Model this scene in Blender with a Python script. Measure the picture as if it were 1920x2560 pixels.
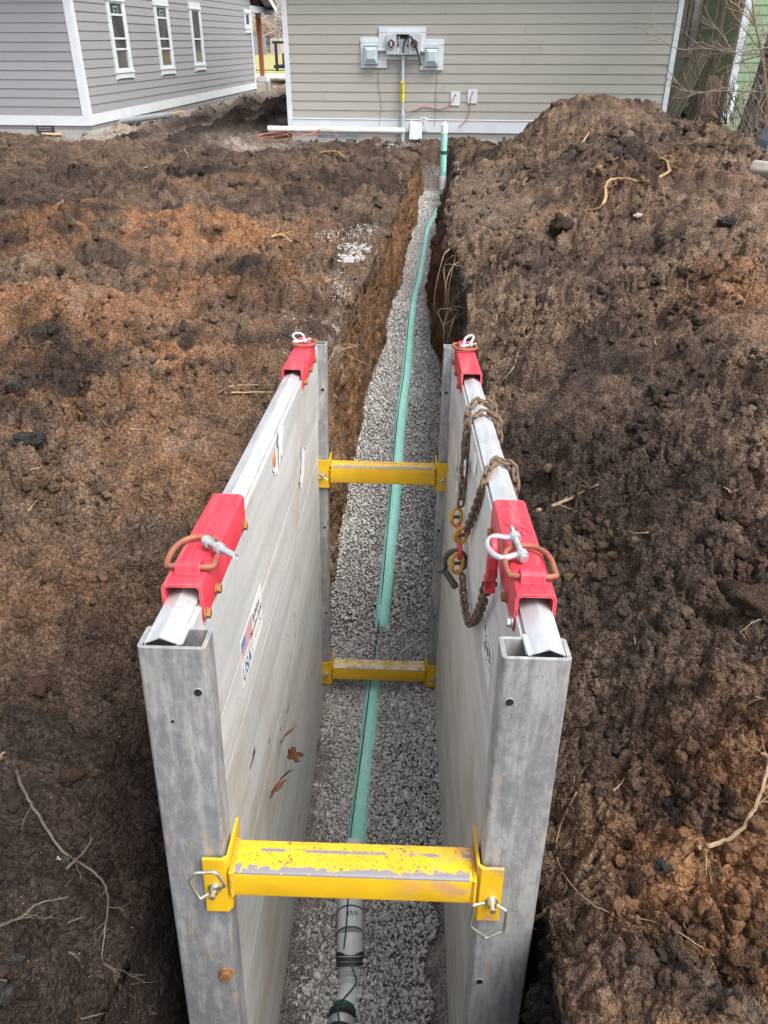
import bpy, bmesh, math, random
import numpy as np
from mathutils import Vector, Matrix
R_ = math.radians
for _o in list(bpy.data.objects): bpy.data.objects.remove(_o)
SC = bpy.context.scene; COL = SC.collection
rng = np.random.default_rng(7); rnd = random.Random(7)

# ------------------------------------------------------------------ camera, sky, sun, exposure
TH, CH, FPX = R_(31.0), 1.62, 1960.0
cam = bpy.data.cameras.new('camera'); camo = bpy.data.objects.new('camera', cam); COL.objects.link(camo)
camo.location = (0, 0, CH); camo.rotation_euler = (R_(90) - TH, 0, 0)
cam.sensor_fit = 'VERTICAL'; cam.sensor_height = 36; cam.lens = FPX / 2560 * 36
cam.clip_start = .05; cam.clip_end = 900; SC.camera = camo
W = bpy.data.worlds.new('World'); SC.world = W; W.use_nodes = True
nt = W.node_tree; sky = nt.nodes.new('ShaderNodeTexSky'); sky.sky_type = 'NISHITA'; sky.sun_disc = False
SUN_EL, SUN_ROT = R_(59), R_(130)   # soft light from the right and behind the camera
sky.sun_elevation = SUN_EL; sky.sun_rotation = SUN_ROT; sky.air_density = 1; sky.dust_density = 4; sky.ozone_density = 1
hs = nt.nodes.new('ShaderNodeHueSaturation'); hs.inputs['Saturation'].default_value = .42
bg = nt.nodes['Background']; bg.inputs['Strength'].default_value = .15
nt.links.new(sky.outputs[0], hs.inputs['Color']); nt.links.new(hs.outputs[0], bg.inputs['Color'])
sl = bpy.data.lights.new('sun', 'SUN'); so = bpy.data.objects.new('sun', sl); COL.objects.link(so)
sl.energy = 1.8; sl.angle = R_(36); sl.color = (1, .97, .94)
so.rotation_euler = Vector((math.cos(SUN_EL) * math.sin(SUN_ROT), math.cos(SUN_EL) * math.cos(SUN_ROT), math.sin(SUN_EL))).to_track_quat('Z', 'Y').to_euler(); so.location = (0, 0, 30)
SC.view_settings.view_transform = 'Standard'; SC.view_settings.look = 'None'
SC.view_settings.exposure = 1.3; SC.view_settings.gamma = 1

# ------------------------------------------------------------------ calibrated frames (metres)
fF = np.array([0, math.cos(TH), -math.sin(TH)]); fR = np.array([1., 0, 0]); fU = np.array([0, math.sin(TH), math.cos(TH)])
CAMP = np.array([0, 0, CH]); DS = 1920 / 1659
def ray(px, py): return fF + fR * (px - 960) / FPX + fU * (1280 - py) / FPX
bf = ray(1015, 364); bf /= np.linalg.norm(bf)
bu = -ray(874, 5500); bu /= np.linalg.norm(bu); bu -= bf * (bu @ bf); bu /= np.linalg.norm(bu)
bx = np.cross(bf, bu); bO = np.array([-.556, 1.350, .455])
BOXM = Matrix(((bx[0], bf[0], bu[0], bO[0]), (bx[1], bf[1], bu[1], bO[1]), (bx[2], bf[2], bu[2], bO[2]), (0, 0, 0, 1)))
def bw(x, y, z): return bO + x * bx + y * bf + z * bu
hn = ray(1250, 102); hn[2] = 0; hn /= np.linalg.norm(hn); hx = np.array([hn[1], -hn[0], 0.])   # house axes: depth, along
def hmat(P): return Matrix(((hx[0], hn[0], 0, P[0]), (hx[1], hn[1], 0, P[1]), (0, 0, 1, P[2]), (0, 0, 0, 1)))

# ------------------------------------------------------------------ helpers
def tag(o, label=None, cat=None, group=None, kind=None):
    if label: o['label'] = label
    if cat: o['category'] = cat
    if group: o['group'] = group
    if kind: o['kind'] = kind
    return o
def empty(name, M=None):
    o = bpy.data.objects.new(name, None); COL.objects.link(o); o.empty_display_size = .1
    if M is not None: o.matrix_world = M
    return o
class MB:
    def __init__(s): s.v = []; s.f = []; s.m = []
    def add(s, vs, fs, mi=0):
        n = len(s.v); s.v += [tuple(map(float, p)) for p in vs]
        s.f += [tuple(i + n for i in f) for f in fs]; s.m += [mi] * len(fs); return s
    def box(s, x0, x1, y0, y1, z0, z1, mi=0):
        vs = [(x, y, z) for z in (z0, z1) for y in (y0, y1) for x in (x0, x1)]
        return s.add(vs, [(0, 2, 3, 1), (4, 5, 7, 6), (0, 1, 5, 4), (2, 6, 7, 3), (0, 4, 6, 2), (1, 3, 7, 5)], mi)
    def prism(s, poly, vec, mi=0, caps=True):
        n = len(poly); p = [np.array(q, float) for q in poly]; vec = np.array(vec, float)
        fs = [(i, (i + 1) % n, n + (i + 1) % n, n + i) for i in range(n)]
        if caps: fs += [tuple(range(n))[::-1], tuple(range(n, 2 * n))]
        return s.add(p + [q + vec for q in p], fs, mi)
    def bar(s, a, b, w, t, up=(0, 0, 1), mi=0):
        a = np.array(a, float); b = np.array(b, float); d = b - a; d /= np.linalg.norm(d)
        r = np.cross(d, np.array(up, float)); r /= np.linalg.norm(r); u = np.cross(r, d)
        q = [a + r * w / 2 * i + u * t / 2 * j for i, j in ((-1, -1), (1, -1), (1, 1), (-1, 1))]
        return s.prism(q, b - a, mi)
    def tube(s, path, rad, n=10, closed=False, caps=True, mi=0):
        P = [np.array(p, float) for p in path]; m = len(P)
        rad = [rad] * m if np.isscalar(rad) else list(rad)
        T = []
        for i in range(m):
            a = P[(i - 1) % m] if (closed or i > 0) else P[i]; b = P[(i + 1) % m] if (closed or i < m - 1) else P[i]
            d = b - a; T.append(d / (np.linalg.norm(d) + 1e-12))
        u = np.cross(T[0], [0, 0, 1.]);
        if np.linalg.norm(u) < .2: u = np.cross(T[0], [1., 0, 0])
        u /= np.linalg.norm(u); vs = []
        for i in range(m):
            u = u - T[i] * (u @ T[i]); u /= np.linalg.norm(u) + 1e-12; w = np.cross(T[i], u)
            for k in range(n):
                a = 2 * math.pi * k / n; vs.append(P[i] + rad[i] * (u * math.cos(a) + w * math.sin(a)))
        fs = []
        for i in range(m if closed else m - 1):
            j = (i + 1) % m
            for k in range(n): fs.append((i * n + k, i * n + (k + 1) % n, j * n + (k + 1) % n, j * n + k))
        if caps and not closed: fs += [tuple(range(n))[::-1], tuple(range((m - 1) * n, m * n))]
        return s.add(vs, fs, mi)
    def build(s, name, mats, parent=None, bevel=0., smooth=None, M=None, seg=2):
        me = bpy.data.meshes.new(name); me.from_pydata(s.v, [], s.f)
        mats = mats if isinstance(mats, (list, tuple)) else [mats]
        for m in mats: me.materials.append(m)
        if len(mats) > 1: me.polygons.foreach_set('material_index', s.m)
        if bevel:
            bm = bmesh.new(); bm.from_mesh(me); bmesh.ops.remove_doubles(bm, verts=bm.verts, dist=1e-5)
            bmesh.ops.recalc_face_normals(bm, faces=bm.faces)
            ed = [e for e in bm.edges if len(e.link_faces) == 2 and e.calc_face_angle(0) > .5]
            bmesh.ops.bevel(bm, geom=ed, offset=bevel, segments=seg, affect='EDGES', profile=.5, clamp_overlap=True)
            bm.to_mesh(me); bm.free()
        if smooth is not None: me.shade_smooth(); me.set_sharp_from_angle(angle=smooth)
        o = bpy.data.objects.new(name, me); COL.objects.link(o)
        if parent is not None: o.parent = parent
        elif M is not None: o.matrix_world = M
        return o
def npmesh(name, V, Fq, mats, nper=4, smooth=False, M=None):
    me = bpy.data.meshes.new(name); V = np.asarray(V, np.float32); Fq = np.asarray(Fq, np.int32)
    me.vertices.add(len(V)); me.vertices.foreach_set('co', V.ravel())
    me.loops.add(Fq.size); me.loops.foreach_set('vertex_index', Fq.ravel())
    me.polygons.add(len(Fq)); me.polygons.foreach_set('loop_start', np.arange(0, Fq.size, nper, dtype=np.int32))
    me.update(calc_edges=True)
    for m in mats: me.materials.append(m)
    if smooth: me.polygons.foreach_set('use_smooth', np.ones(len(Fq), bool))
    o = bpy.data.objects.new(name, me); COL.objects.link(o)
    if M is not None: o.matrix_world = M
    return o

def catmull(pts, k=6):
    P = [np.array(p, float) for p in pts]; P = [2 * P[0] - P[1]] + P + [2 * P[-1] - P[-2]]; out = []
    for i in range(1, len(P) - 2):
        for j in range(k):
            t = j / k; a, b, c, d = P[i - 1:i + 3]
            out.append(.5 * (2 * b + (c - a) * t + (2 * a - 5 * b + 4 * c - d) * t * t + (3 * b - a - 3 * c + d) * t ** 3))
    out.append(P[-2]); return out

# ------------------------------------------------------------------ shader writing
class G:
    def __init__(s, name):
        s.mat = bpy.data.materials.new(name); s.mat.use_nodes = True; s.t = s.mat.node_tree
        s.b = s.t.nodes['Principled BSDF']; s.tc = s.t.nodes.new('ShaderNodeTexCoord')
    def n(s, typ, **kw):
        x = s.t.nodes.new(typ)
        for k, v in kw.items(): setattr(x, k, v)
        return x
    def set(s, sock, v):
        if isinstance(v, bpy.types.NodeSocket): s.t.links.new(v, sock)
        else: sock.default_value = v
    def m(s, op, a, b=0., c=0., clamp=False):
        x = s.n('ShaderNodeMath', operation=op, use_clamp=clamp)
        s.set(x.inputs[0], a); s.set(x.inputs[1], b); s.set(x.inputs[2], c); return x.outputs[0]
    def co(s, st=(1, 1, 1), loc=(0, 0, 0), rot=(0, 0, 0)):
        x = s.n('ShaderNodeMapping'); s.set(x.inputs['Vector'], s.tc.outputs['Object'])
        x.inputs['Scale'].default_value = st; x.inputs['Location'].default_value = loc; x.inputs['Rotation'].default_value = rot
        return x.outputs[0]
    def noise(s, sc, det=4, vec=None, rough=.55, dist=0.):
        x = s.n('ShaderNodeTexNoise'); s.set(x.inputs['Vector'], vec if vec is not None else s.tc.outputs['Object'])
        x.inputs['Scale'].default_value = sc; x.inputs['Detail'].default_value = det; x.inputs['Roughness'].default_value = rough
        x.inputs['Distortion'].default_value = dist; return x.outputs['Fac']
    def vor(s, sc, feat='F1', vec=None, out='Distance'):
        x = s.n('ShaderNodeTexVoronoi', feature=feat); s.set(x.inputs['Vector'], vec if vec is not None else s.tc.outputs['Object'])
        x.inputs['Scale'].default_value = sc; return x.outputs[out]
    def ramp(s, x, a, b):
        r = s.n('ShaderNodeMapRange', interpolation_type='SMOOTHSTEP'); s.set(r.inputs['Value'], x)
        r.inputs['From Min'].default_value = a; r.inputs['From Max'].default_value = b; return r.outputs[0]
    def mix(s, f, a, b, blend='MIX'):
        x = s.n('ShaderNodeMix', data_type='RGBA', blend_type=blend); s.set(x.inputs[0], f)
        for sock, v in ((x.inputs[6], a), (x.inputs[7], b)):
            s.set(sock, v if isinstance(v, bpy.types.NodeSocket) else (*v, 1.)[:4])
        return x.outputs[2]
    def xyz(s): x = s.n('ShaderNodeSeparateXYZ'); s.set(x.inputs[0], s.tc.outputs['Object']); return x.outputs
    def island(s): return s.n('ShaderNodeNewGeometry').outputs['Random Per Island']
    def edge(s, r, lo, hi):
        b = s.n('ShaderNodeBevel', samples=4); b.inputs['Radius'].default_value = r; ge = s.n('ShaderNodeNewGeometry'); d = s.n('ShaderNodeVectorMath', operation='DOT_PRODUCT')
        s.t.links.new(b.outputs[0], d.inputs[0]); s.t.links.new(ge.outputs['Normal'], d.inputs[1]); return s.ramp(s.m('ADD', s.m('SUBTRACT', 1., d.outputs['Value']), s.m('MULTIPLY', s.m('SUBTRACT', s.noise(60, 5, None, .65), .52), .9)), lo, hi)
    def attr(s, a): return s.n('ShaderNodeAttribute', attribute_name=a).outputs['Color']
    def out(s, col, rough=.6, metal=0., bump=None, bs=.3, bd=.01, spec=.5, coat=0.):
        b = s.b; s.set(b.inputs['Base Color'], col if isinstance(col, bpy.types.NodeSocket) else (*col, 1.)[:4])
        s.set(b.inputs['Roughness'], rough); s.set(b.inputs['Metallic'], metal); b.inputs['Specular IOR Level'].default_value = spec
        if coat: b.inputs['Coat Weight'].default_value = coat
        if bump is not None:
            x = s.n('ShaderNodeBump'); x.inputs['Strength'].default_value = bs; x.inputs['Distance'].default_value = bd
            s.set(x.inputs['Height'], bump); s.t.links.new(x.outputs[0], b.inputs['Normal'])
        return s.mat
def simple(name, c1, c2=None, sc=8, rough=.6, metal=0., bs=.15, bsc=60, st=(1, 1, 1), spec=.5, lo=.35, hi=.7):
    g = G(name); v = g.co(st); c2 = c2 or tuple(x * .75 for x in c1)
    f = g.ramp(g.noise(sc, 5, v), lo, hi); 
    if bs >= .45: return g.out(g.mix(g.ramp(g.noise(bsc * 1.5, 6, v, .7), .42, .62), g.mix(f, c1, c2), tuple(x * .6 for x in c2)), .95, metal, g.m('ADD', g.noise(bsc, 6, v, .7), g.m('MULTIPLY', g.vor(bsc * 2.2), -.5)), 1., .016, .15)
    return g.out(g.mix(f, c1, c2), rough, metal, g.noise(bsc, 4, v), bs, .004, spec)

MAT = {}
def m_soil():
    g = G('soil'); c = g.attr('Col')
    f1 = g.noise(9, 6); f2 = g.noise(60, 5, rough=.7); f3 = g.noise(260, 3)
    c = g.mix(g.ramp(f1, .35, .7), c, g.mix(1., c, (.62, .60, .60), 'MULTIPLY'))
    c = g.mix(g.ramp(f2, .38, .66), g.mix(1., c, (1.5, 1.43, 1.36), 'MULTIPLY'), g.mix(1., c, (.55, .55, .57), 'MULTIPLY'))
    v1 = g.n('ShaderNodeTexVoronoi'); g.set(v1.inputs['Vector'], g.tc.outputs['Object']); v1.inputs['Scale'].default_value = 62
    v2 = g.n('ShaderNodeTexVoronoi'); g.set(v2.inputs['Vector'], g.tc.outputs['Object']); v2.inputs['Scale'].default_value = 150
    r1 = g.n('ShaderNodeSeparateColor'); g.set(r1.inputs[0], v1.outputs['Color']); r2 = g.n('ShaderNodeSeparateColor'); g.set(r2.inputs[0], v2.outputs['Color'])
    k = g.m('ADD', g.m('MULTIPLY', r1.outputs[0], .45), g.m('MULTIPLY', r2.outputs[0], .55))
    c = g.mix(g.ramp(k, .12, .88), g.mix(1., c, (.76, .76, .77), 'MULTIPLY'), g.mix(1., c, (1.28, 1.25, 1.2), 'MULTIPLY'))
    sp = g.m('LESS_THAN', g.vor(75), .10); sel = g.m('GREATER_THAN', g.noise(14, 2), .60)
    c = g.mix(g.m('MULTIPLY', sp, sel), c, (.36, .31, .26))
    h = g.m('ADD', g.m('MULTIPLY', f2, .7), g.m('MULTIPLY', f3, .25)); h = g.m('ADD', h, g.m('MULTIPLY', v1.outputs['Distance'], -.75)); h = g.m('ADD', h, g.m('MULTIPLY', v2.outputs['Distance'], -.40))
    return g.out(c, .95, 0, h, 1., .022, .12)
def m_clod():
    g = G('soil_clod'); c = g.attr('Col'); f2 = g.noise(70, 5, rough=.7)
    c = g.mix(g.island(), g.mix(1., c, (.72, .72, .74), 'MULTIPLY'), g.mix(1., c, (1.32, 1.24, 1.15), 'MULTIPLY'))
    c = g.mix(g.ramp(f2, .4, .65), c, g.mix(1., c, (.7, .7, .7), 'MULTIPLY'))
    return g.out(c, .95, 0, g.m('ADD', f2, g.m('MULTIPLY', g.noise(260, 4), .5)), 1., .02, .12)
def m_gravel():
    g = G('crushed_stone'); i = g.island(); f = g.noise(70, 4)
    c = g.mix(i, (.35, .342, .33), (.58, .567, .548)); c = g.mix(g.ramp(f, .4, .7), c, g.mix(1., c, (.74, .73, .71), 'MULTIPLY'))
    return g.out(c, .85, 0, g.noise(160, 3), .4, .003, .3)
def m_alu(tone=1., along='y'):
    g = G('oxidised_aluminium'); st = (30, .7, 9) if along == 'y' else (14, 14, .9)
    a = g.noise(1.2, 6, g.co(st)); b = g.noise(3.2, 6); d = g.noise(7, 8, g.co((st[0] * .5, st[1] * 3, st[2] * .5)), .7)
    c = g.mix(g.ramp(a, .3, .72), (.58 * tone, .57 * tone, .545 * tone), (.43 * tone, .43 * tone, .42 * tone))
    c = g.mix(g.m('MULTIPLY', g.ramp(b, .48, .70), .6), c, (.42, .355, .25))
    c = g.mix(g.m('MULTIPLY', g.ramp(d, .56, .70), .5), c, (.25, .26, .27))
    c = g.mix(g.m('MULTIPLY', g.ramp(g.noise(2.6, 5, g.co((40, 1.4, 16))), .60, .68), .5), c, (.58, .58, .565))
    return g.out(c, g.m('ADD', .45, g.m('MULTIPLY', d, .25)), .22, g.noise(40, 4, g.co(st)), .12, .002)
def m_post():
    g = G('scuffed_aluminium_post')
    n1 = g.noise(22, 12, g.co((1.5, 1, .22)), .74); n2 = g.noise(30, 12, g.co((.9, 1, .8), rot=(0, .6, 0)), .76); big = g.noise(4, 5, g.co((1, 1, .5)), .6); fine = g.noise(120, 6, g.co((1, 1, .25)), .7)
    c = g.mix(g.ramp(g.m('ADD', g.m('MULTIPLY', n1, .6), g.m('MULTIPLY', big, .45)), .47, .62), (.255, .258, .268), (.43, .422, .402))
    c = g.mix(g.m('MULTIPLY', g.ramp(fine, .45, .6), .35), c, g.mix(1., c, (.72, .73, .76), 'MULTIPLY'))
    c = g.mix(g.m('MULTIPLY', g.ramp(n2, .53, .57), .40), c, (.42, .41, .385)); c = g.mix(g.m('MULTIPLY', g.ramp(n2, .47, .43), .35), c, (.17, .175, .19))
    c = g.mix(g.m('MULTIPLY', g.ramp(g.noise(11, 10, g.co((2.4, 1, .55), rot=(0, .55, 0)), .74), .585, .62), .7), c, (.46, .34, .20))
    for rt, se in ((.42, 0), (-.3, 4.)): c = g.mix(g.m('MULTIPLY', g.ramp(g.noise(60, 2, g.co((3.6, 1, .07), (se, 0, 0), (0, rt, 0)), .5), .68, .74), .25), c, (.50, .49, .46))
    c = g.mix(g.m('MULTIPLY', g.edge(.005, .15, .25), .7), c, (.62, .62, .61))
    return g.out(c, g.m('ADD', .34, g.m('MULTIPLY', n1, .35)), .45, n2, .2, .003)
def m_bright():
    g = G('bright_aluminium'); a = g.noise(5, 6, g.co((6, .8, 6))); b = g.noise(22, 6)
    c = g.mix(g.ramp(a, .35, .7), (.60, .615, .62), (.44, .45, .46)); c = g.mix(g.m('MULTIPLY', g.ramp(b, .60, .66), .5), c, (.36, .35, .34))
    return g.out(c, .36, .5, b, .08, .002)
def m_red():
    g = G('red_paint'); a = g.noise(6, 6, g.co((8, 1.2, 2)), .6); b = g.noise(34, 7, None, .65)
    c = g.mix(g.ramp(a, .35, .75), (.54, .035, .055), (.42, .018, .032))
    c = g.mix(g.m('MULTIPLY', g.ramp(g.noise(3, 6, g.co((9, 1, 4))), .54, .74), .40), c, (.68, .26, .24))
    c = g.mix(g.ramp(b, .69, .71), c, (.30, .29, .28)); c = g.mix(g.m('MULTIPLY', g.ramp(g.noise(16, 5), .69, .73), .8), c, (.22, .10, .06))
    c = g.mix(g.m('MULTIPLY', g.ramp(g.noise(14, 8, g.co((7, .9, 7)), .7), .60, .68), .5), c, (.34, .13, .12))
    c = g.mix(g.m('MULTIPLY', g.edge(.006, .16, .24), .9), c, (.27, .22, .20))
    return g.out(c, g.m('ADD', .42, g.m('MULTIPLY', a, .25)), 0, b, .12, .003, .4)
def m_yellow(top=-.672, front=-.02, bare=.5, tan=.5):
    g = G('worn_yellow_paint'); X, Y, Z = g.xyz()
    n = g.noise(28, 6, None, .65); n2 = g.noise(90, 4); lo = g.noise(4, 3, g.co((1, 0, 0)))
    c = g.mix(g.ramp(g.noise(7, 5), .3, .75), (.60, .365, .012), (.50, .285, .010))
    c = g.mix(g.m('MULTIPLY', g.ramp(g.noise(9, 6, g.co((1, 1, 1.5))), .50, .62), g.m('MULTIPLY', g.ramp(X, .55, .75), tan)), c, (.42, .23, .10))
    on_top = g.m('MULTIPLY', g.m('GREATER_THAN', Z, top - .004), g.m('MULTIPLY', g.m('GREATER_THAN', X, .178), g.m('LESS_THAN', X, .798)))
    ed = g.m('ABSOLUTE', g.m('SUBTRACT', Y, front + .006)); ez = g.m('ABSOLUTE', g.m('SUBTRACT', Z, top))
    e = g.m('MULTIPLY', g.ramp(g.m('ADD', ed, g.m('MULTIPLY', g.m('SUBTRACT', g.noise(34, 8, None, .72), .5), .085)), .0145, .0105), g.m('LESS_THAN', ez, .009))
    e = g.m('MULTIPLY', e, g.m('MULTIPLY', g.ramp(lo, .36, .42), g.m('MULTIPLY', g.m('GREATER_THAN', X, .182), g.m('LESS_THAN', X, .790))))
    s1 = g.m('ABSOLUTE', g.m('SUBTRACT', Y, front + .072)); s = g.m('MULTIPLY', g.ramp(g.m('ADD', s1, g.m('MULTIPLY', g.m('SUBTRACT', n2, .5), .012)), .0065, .004), on_top)
    s = g.m('MULTIPLY', s, g.ramp(g.noise(5, 4, g.co((1, 0, 0), (.3, 0, 0))), .46, .50))
    sp = g.m('MULTIPLY', g.ramp(g.noise(120, 4), .58, .61), g.m('MULTIPLY', on_top, g.ramp(g.noise(6, 3), .36, .56)))
    back = g.m('MULTIPLY', g.ramp(g.m('ADD', Y, g.m('MULTIPLY', n, .02)), front + .115, front + .12), on_top)
    c = g.mix(g.m('MULTIPLY', sp, .9), c, (.16, .07, .03))
    c = g.mix(g.m('MAXIMUM', g.m('MAXIMUM', e, s), back), c, (.17, .16, .17))
    c = g.mix(g.ramp(g.noise(40, 6, g.co((1, 1, 1), (5, 2, 1)), .7), .72, .735), c, (.05, .045, .04))
    if bare > .6: c = g.mix(g.m('MULTIPLY', on_top, g.ramp(g.noise(18, 6, None, .7), .40, .56)), c, (.52, .45, .33))
    c = g.mix(g.m('MULTIPLY', g.edge(.004, .22, .30), .85), c, (.12, .10, .085)); c = g.mix(g.m('MULTIPLY', g.ramp(g.noise(5, 6, None, .65), .55, .75), .35), c, (.50, .33, .08))
    return g.out(c, .42, 0, g.m('ADD', n2, g.m('MULTIPLY', e, -1.5)), .12, .002)
def m_siding(col):
    g = G('fibre_cement_siding'); a = g.noise(5, 7, g.co((.7, .7, 9), ), .6, 1.2); i = g.island()
    c = g.mix(i, tuple(x * .95 for x in col), tuple(min(1, x * 1.04) for x in col)); c = g.mix(g.m('MULTIPLY', g.ramp(a, .45, .7), .35), c, tuple(x * .86 for x in col))
    return g.out(c, .6, 0, a, .28, .004, .35)
def m_block():
    g = G('concrete_block'); b = g.n('ShaderNodeTexBrick'); g.set(b.inputs['Vector'], g.co((1, 1, 1), rot=(R_(90), 0, 0)))
    b.inputs['Scale'].default_value = 1; b.inputs['Brick Width'].default_value = .41; b.inputs['Row Height'].default_value = .205
    b.inputs['Mortar Size'].default_value = .006; b.inputs['Color1'].default_value = (.40, .39, .37, 1); b.inputs['Color2'].default_value = (.36, .355, .34, 1); b.inputs['Mortar'].default_value = (.27, .265, .25, 1)
    c = g.mix(g.m('MULTIPLY', g.ramp(g.noise(4, 6), .4, .7), .4), b.outputs[0], (.27, .25, .22)); return g.out(c, .9, 0, g.noise(90, 4), .4, .004, .2)
def m_rust(name, c1, c2, c3, sc=40, rough=.75, metal=.3):
    g = G(name); n = g.noise(sc, 6, None, .65); c = g.mix(g.ramp(n, .35, .6), c1, c2); c = g.mix(g.ramp(g.noise(sc * 1.7, 4), .55, .7), c, c3)
    if rough >= .9: return g.out(g.mix(g.ramp(g.noise(130, 5, None, .7), .42, .62), c, g.mix(1., c, (.6, .6, .6), 'MULTIPLY')), rough, metal, g.m('ADD', g.noise(75, 6, None, .7), g.m('MULTIPLY', g.vor(150), -.6)), 1., .018, .12)
    return g.out(c, rough, metal, n, .3, .002)
def m_wood(name, c1, c2, ax=(1, 1, 1), rough=.8):
    g = G(name); n = g.noise(6, 7, g.co(ax), .65, .8); i = g.island()
    c = g.mix(g.ramp(n, .3, .7), c1, c2); c = g.mix(g.m('MULTIPLY', i, .45), c, g.mix(1., c, (.6, .6, .58), 'MULTIPLY')); return g.out(c, rough, 0, n, .4, .004, .25)
def m_bark():
    g = G('bark'); v = g.co((1, 1, .28)); d = g.vor(22, 'DISTANCE_TO_EDGE', v); n = g.noise(30, 5, v)
    c = g.mix(g.ramp(d, .0, .22), (.055, .045, .038), (.21, .175, .145)); c = g.mix(g.ramp(n, .4, .7), c, g.mix(1., c, (.65, .66, .66), 'MULTIPLY'))
    return g.out(c, .95, 0, g.m('ADD', g.ramp(d, 0, .25), g.m('MULTIPLY', n, .4)), 1., .03, .1)
def m_green_pipe():
    g = G('green_sewer_pipe'); n = g.noise(5, 6, None, .6); d = g.noise(30, 6, None, .7)
    c = g.mix(g.ramp(n, .35, .7), (.25, .60, .52), (.32, .65, .58)); c = g.mix(g.m('MULTIPLY', g.ramp(g.noise(2.5, 5, g.co((1, .5, 1))), .52, .7), .5), c, (.30, .45, .37))
    c = g.mix(g.m('MULTIPLY', g.ramp(d, .52, .64), .75), c, (.40, .39, .365)); return g.out(c, .55, 0, g.m('ADD', g.noise(9, 5, g.co((2, .6, 2)), .65, 1.), g.m('MULTIPLY', d, .3)), .6, .02)
def m_leaf():
    g = G('dry_leaf'); n = g.noise(45, 5); c = g.mix(g.ramp(n, .35, .7), (.16, .062, .026), (.075, .030, .016)); return g.out(c, .7, 0, n, .3, .004)
def m_grass():
    g = G('winter_lawn'); n = g.noise(.5, 6, None, .7); c = g.mix(g.ramp(n, .35, .7), (.31, .28, .135), (.235, .235, .09)); c = g.mix(g.ramp(g.noise(4, 5), .4, .7), c, g.mix(1., c, (.7, .75, .6), 'MULTIPLY')); return g.out(c, .95, 0, n, .3, .05, .1)
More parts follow.
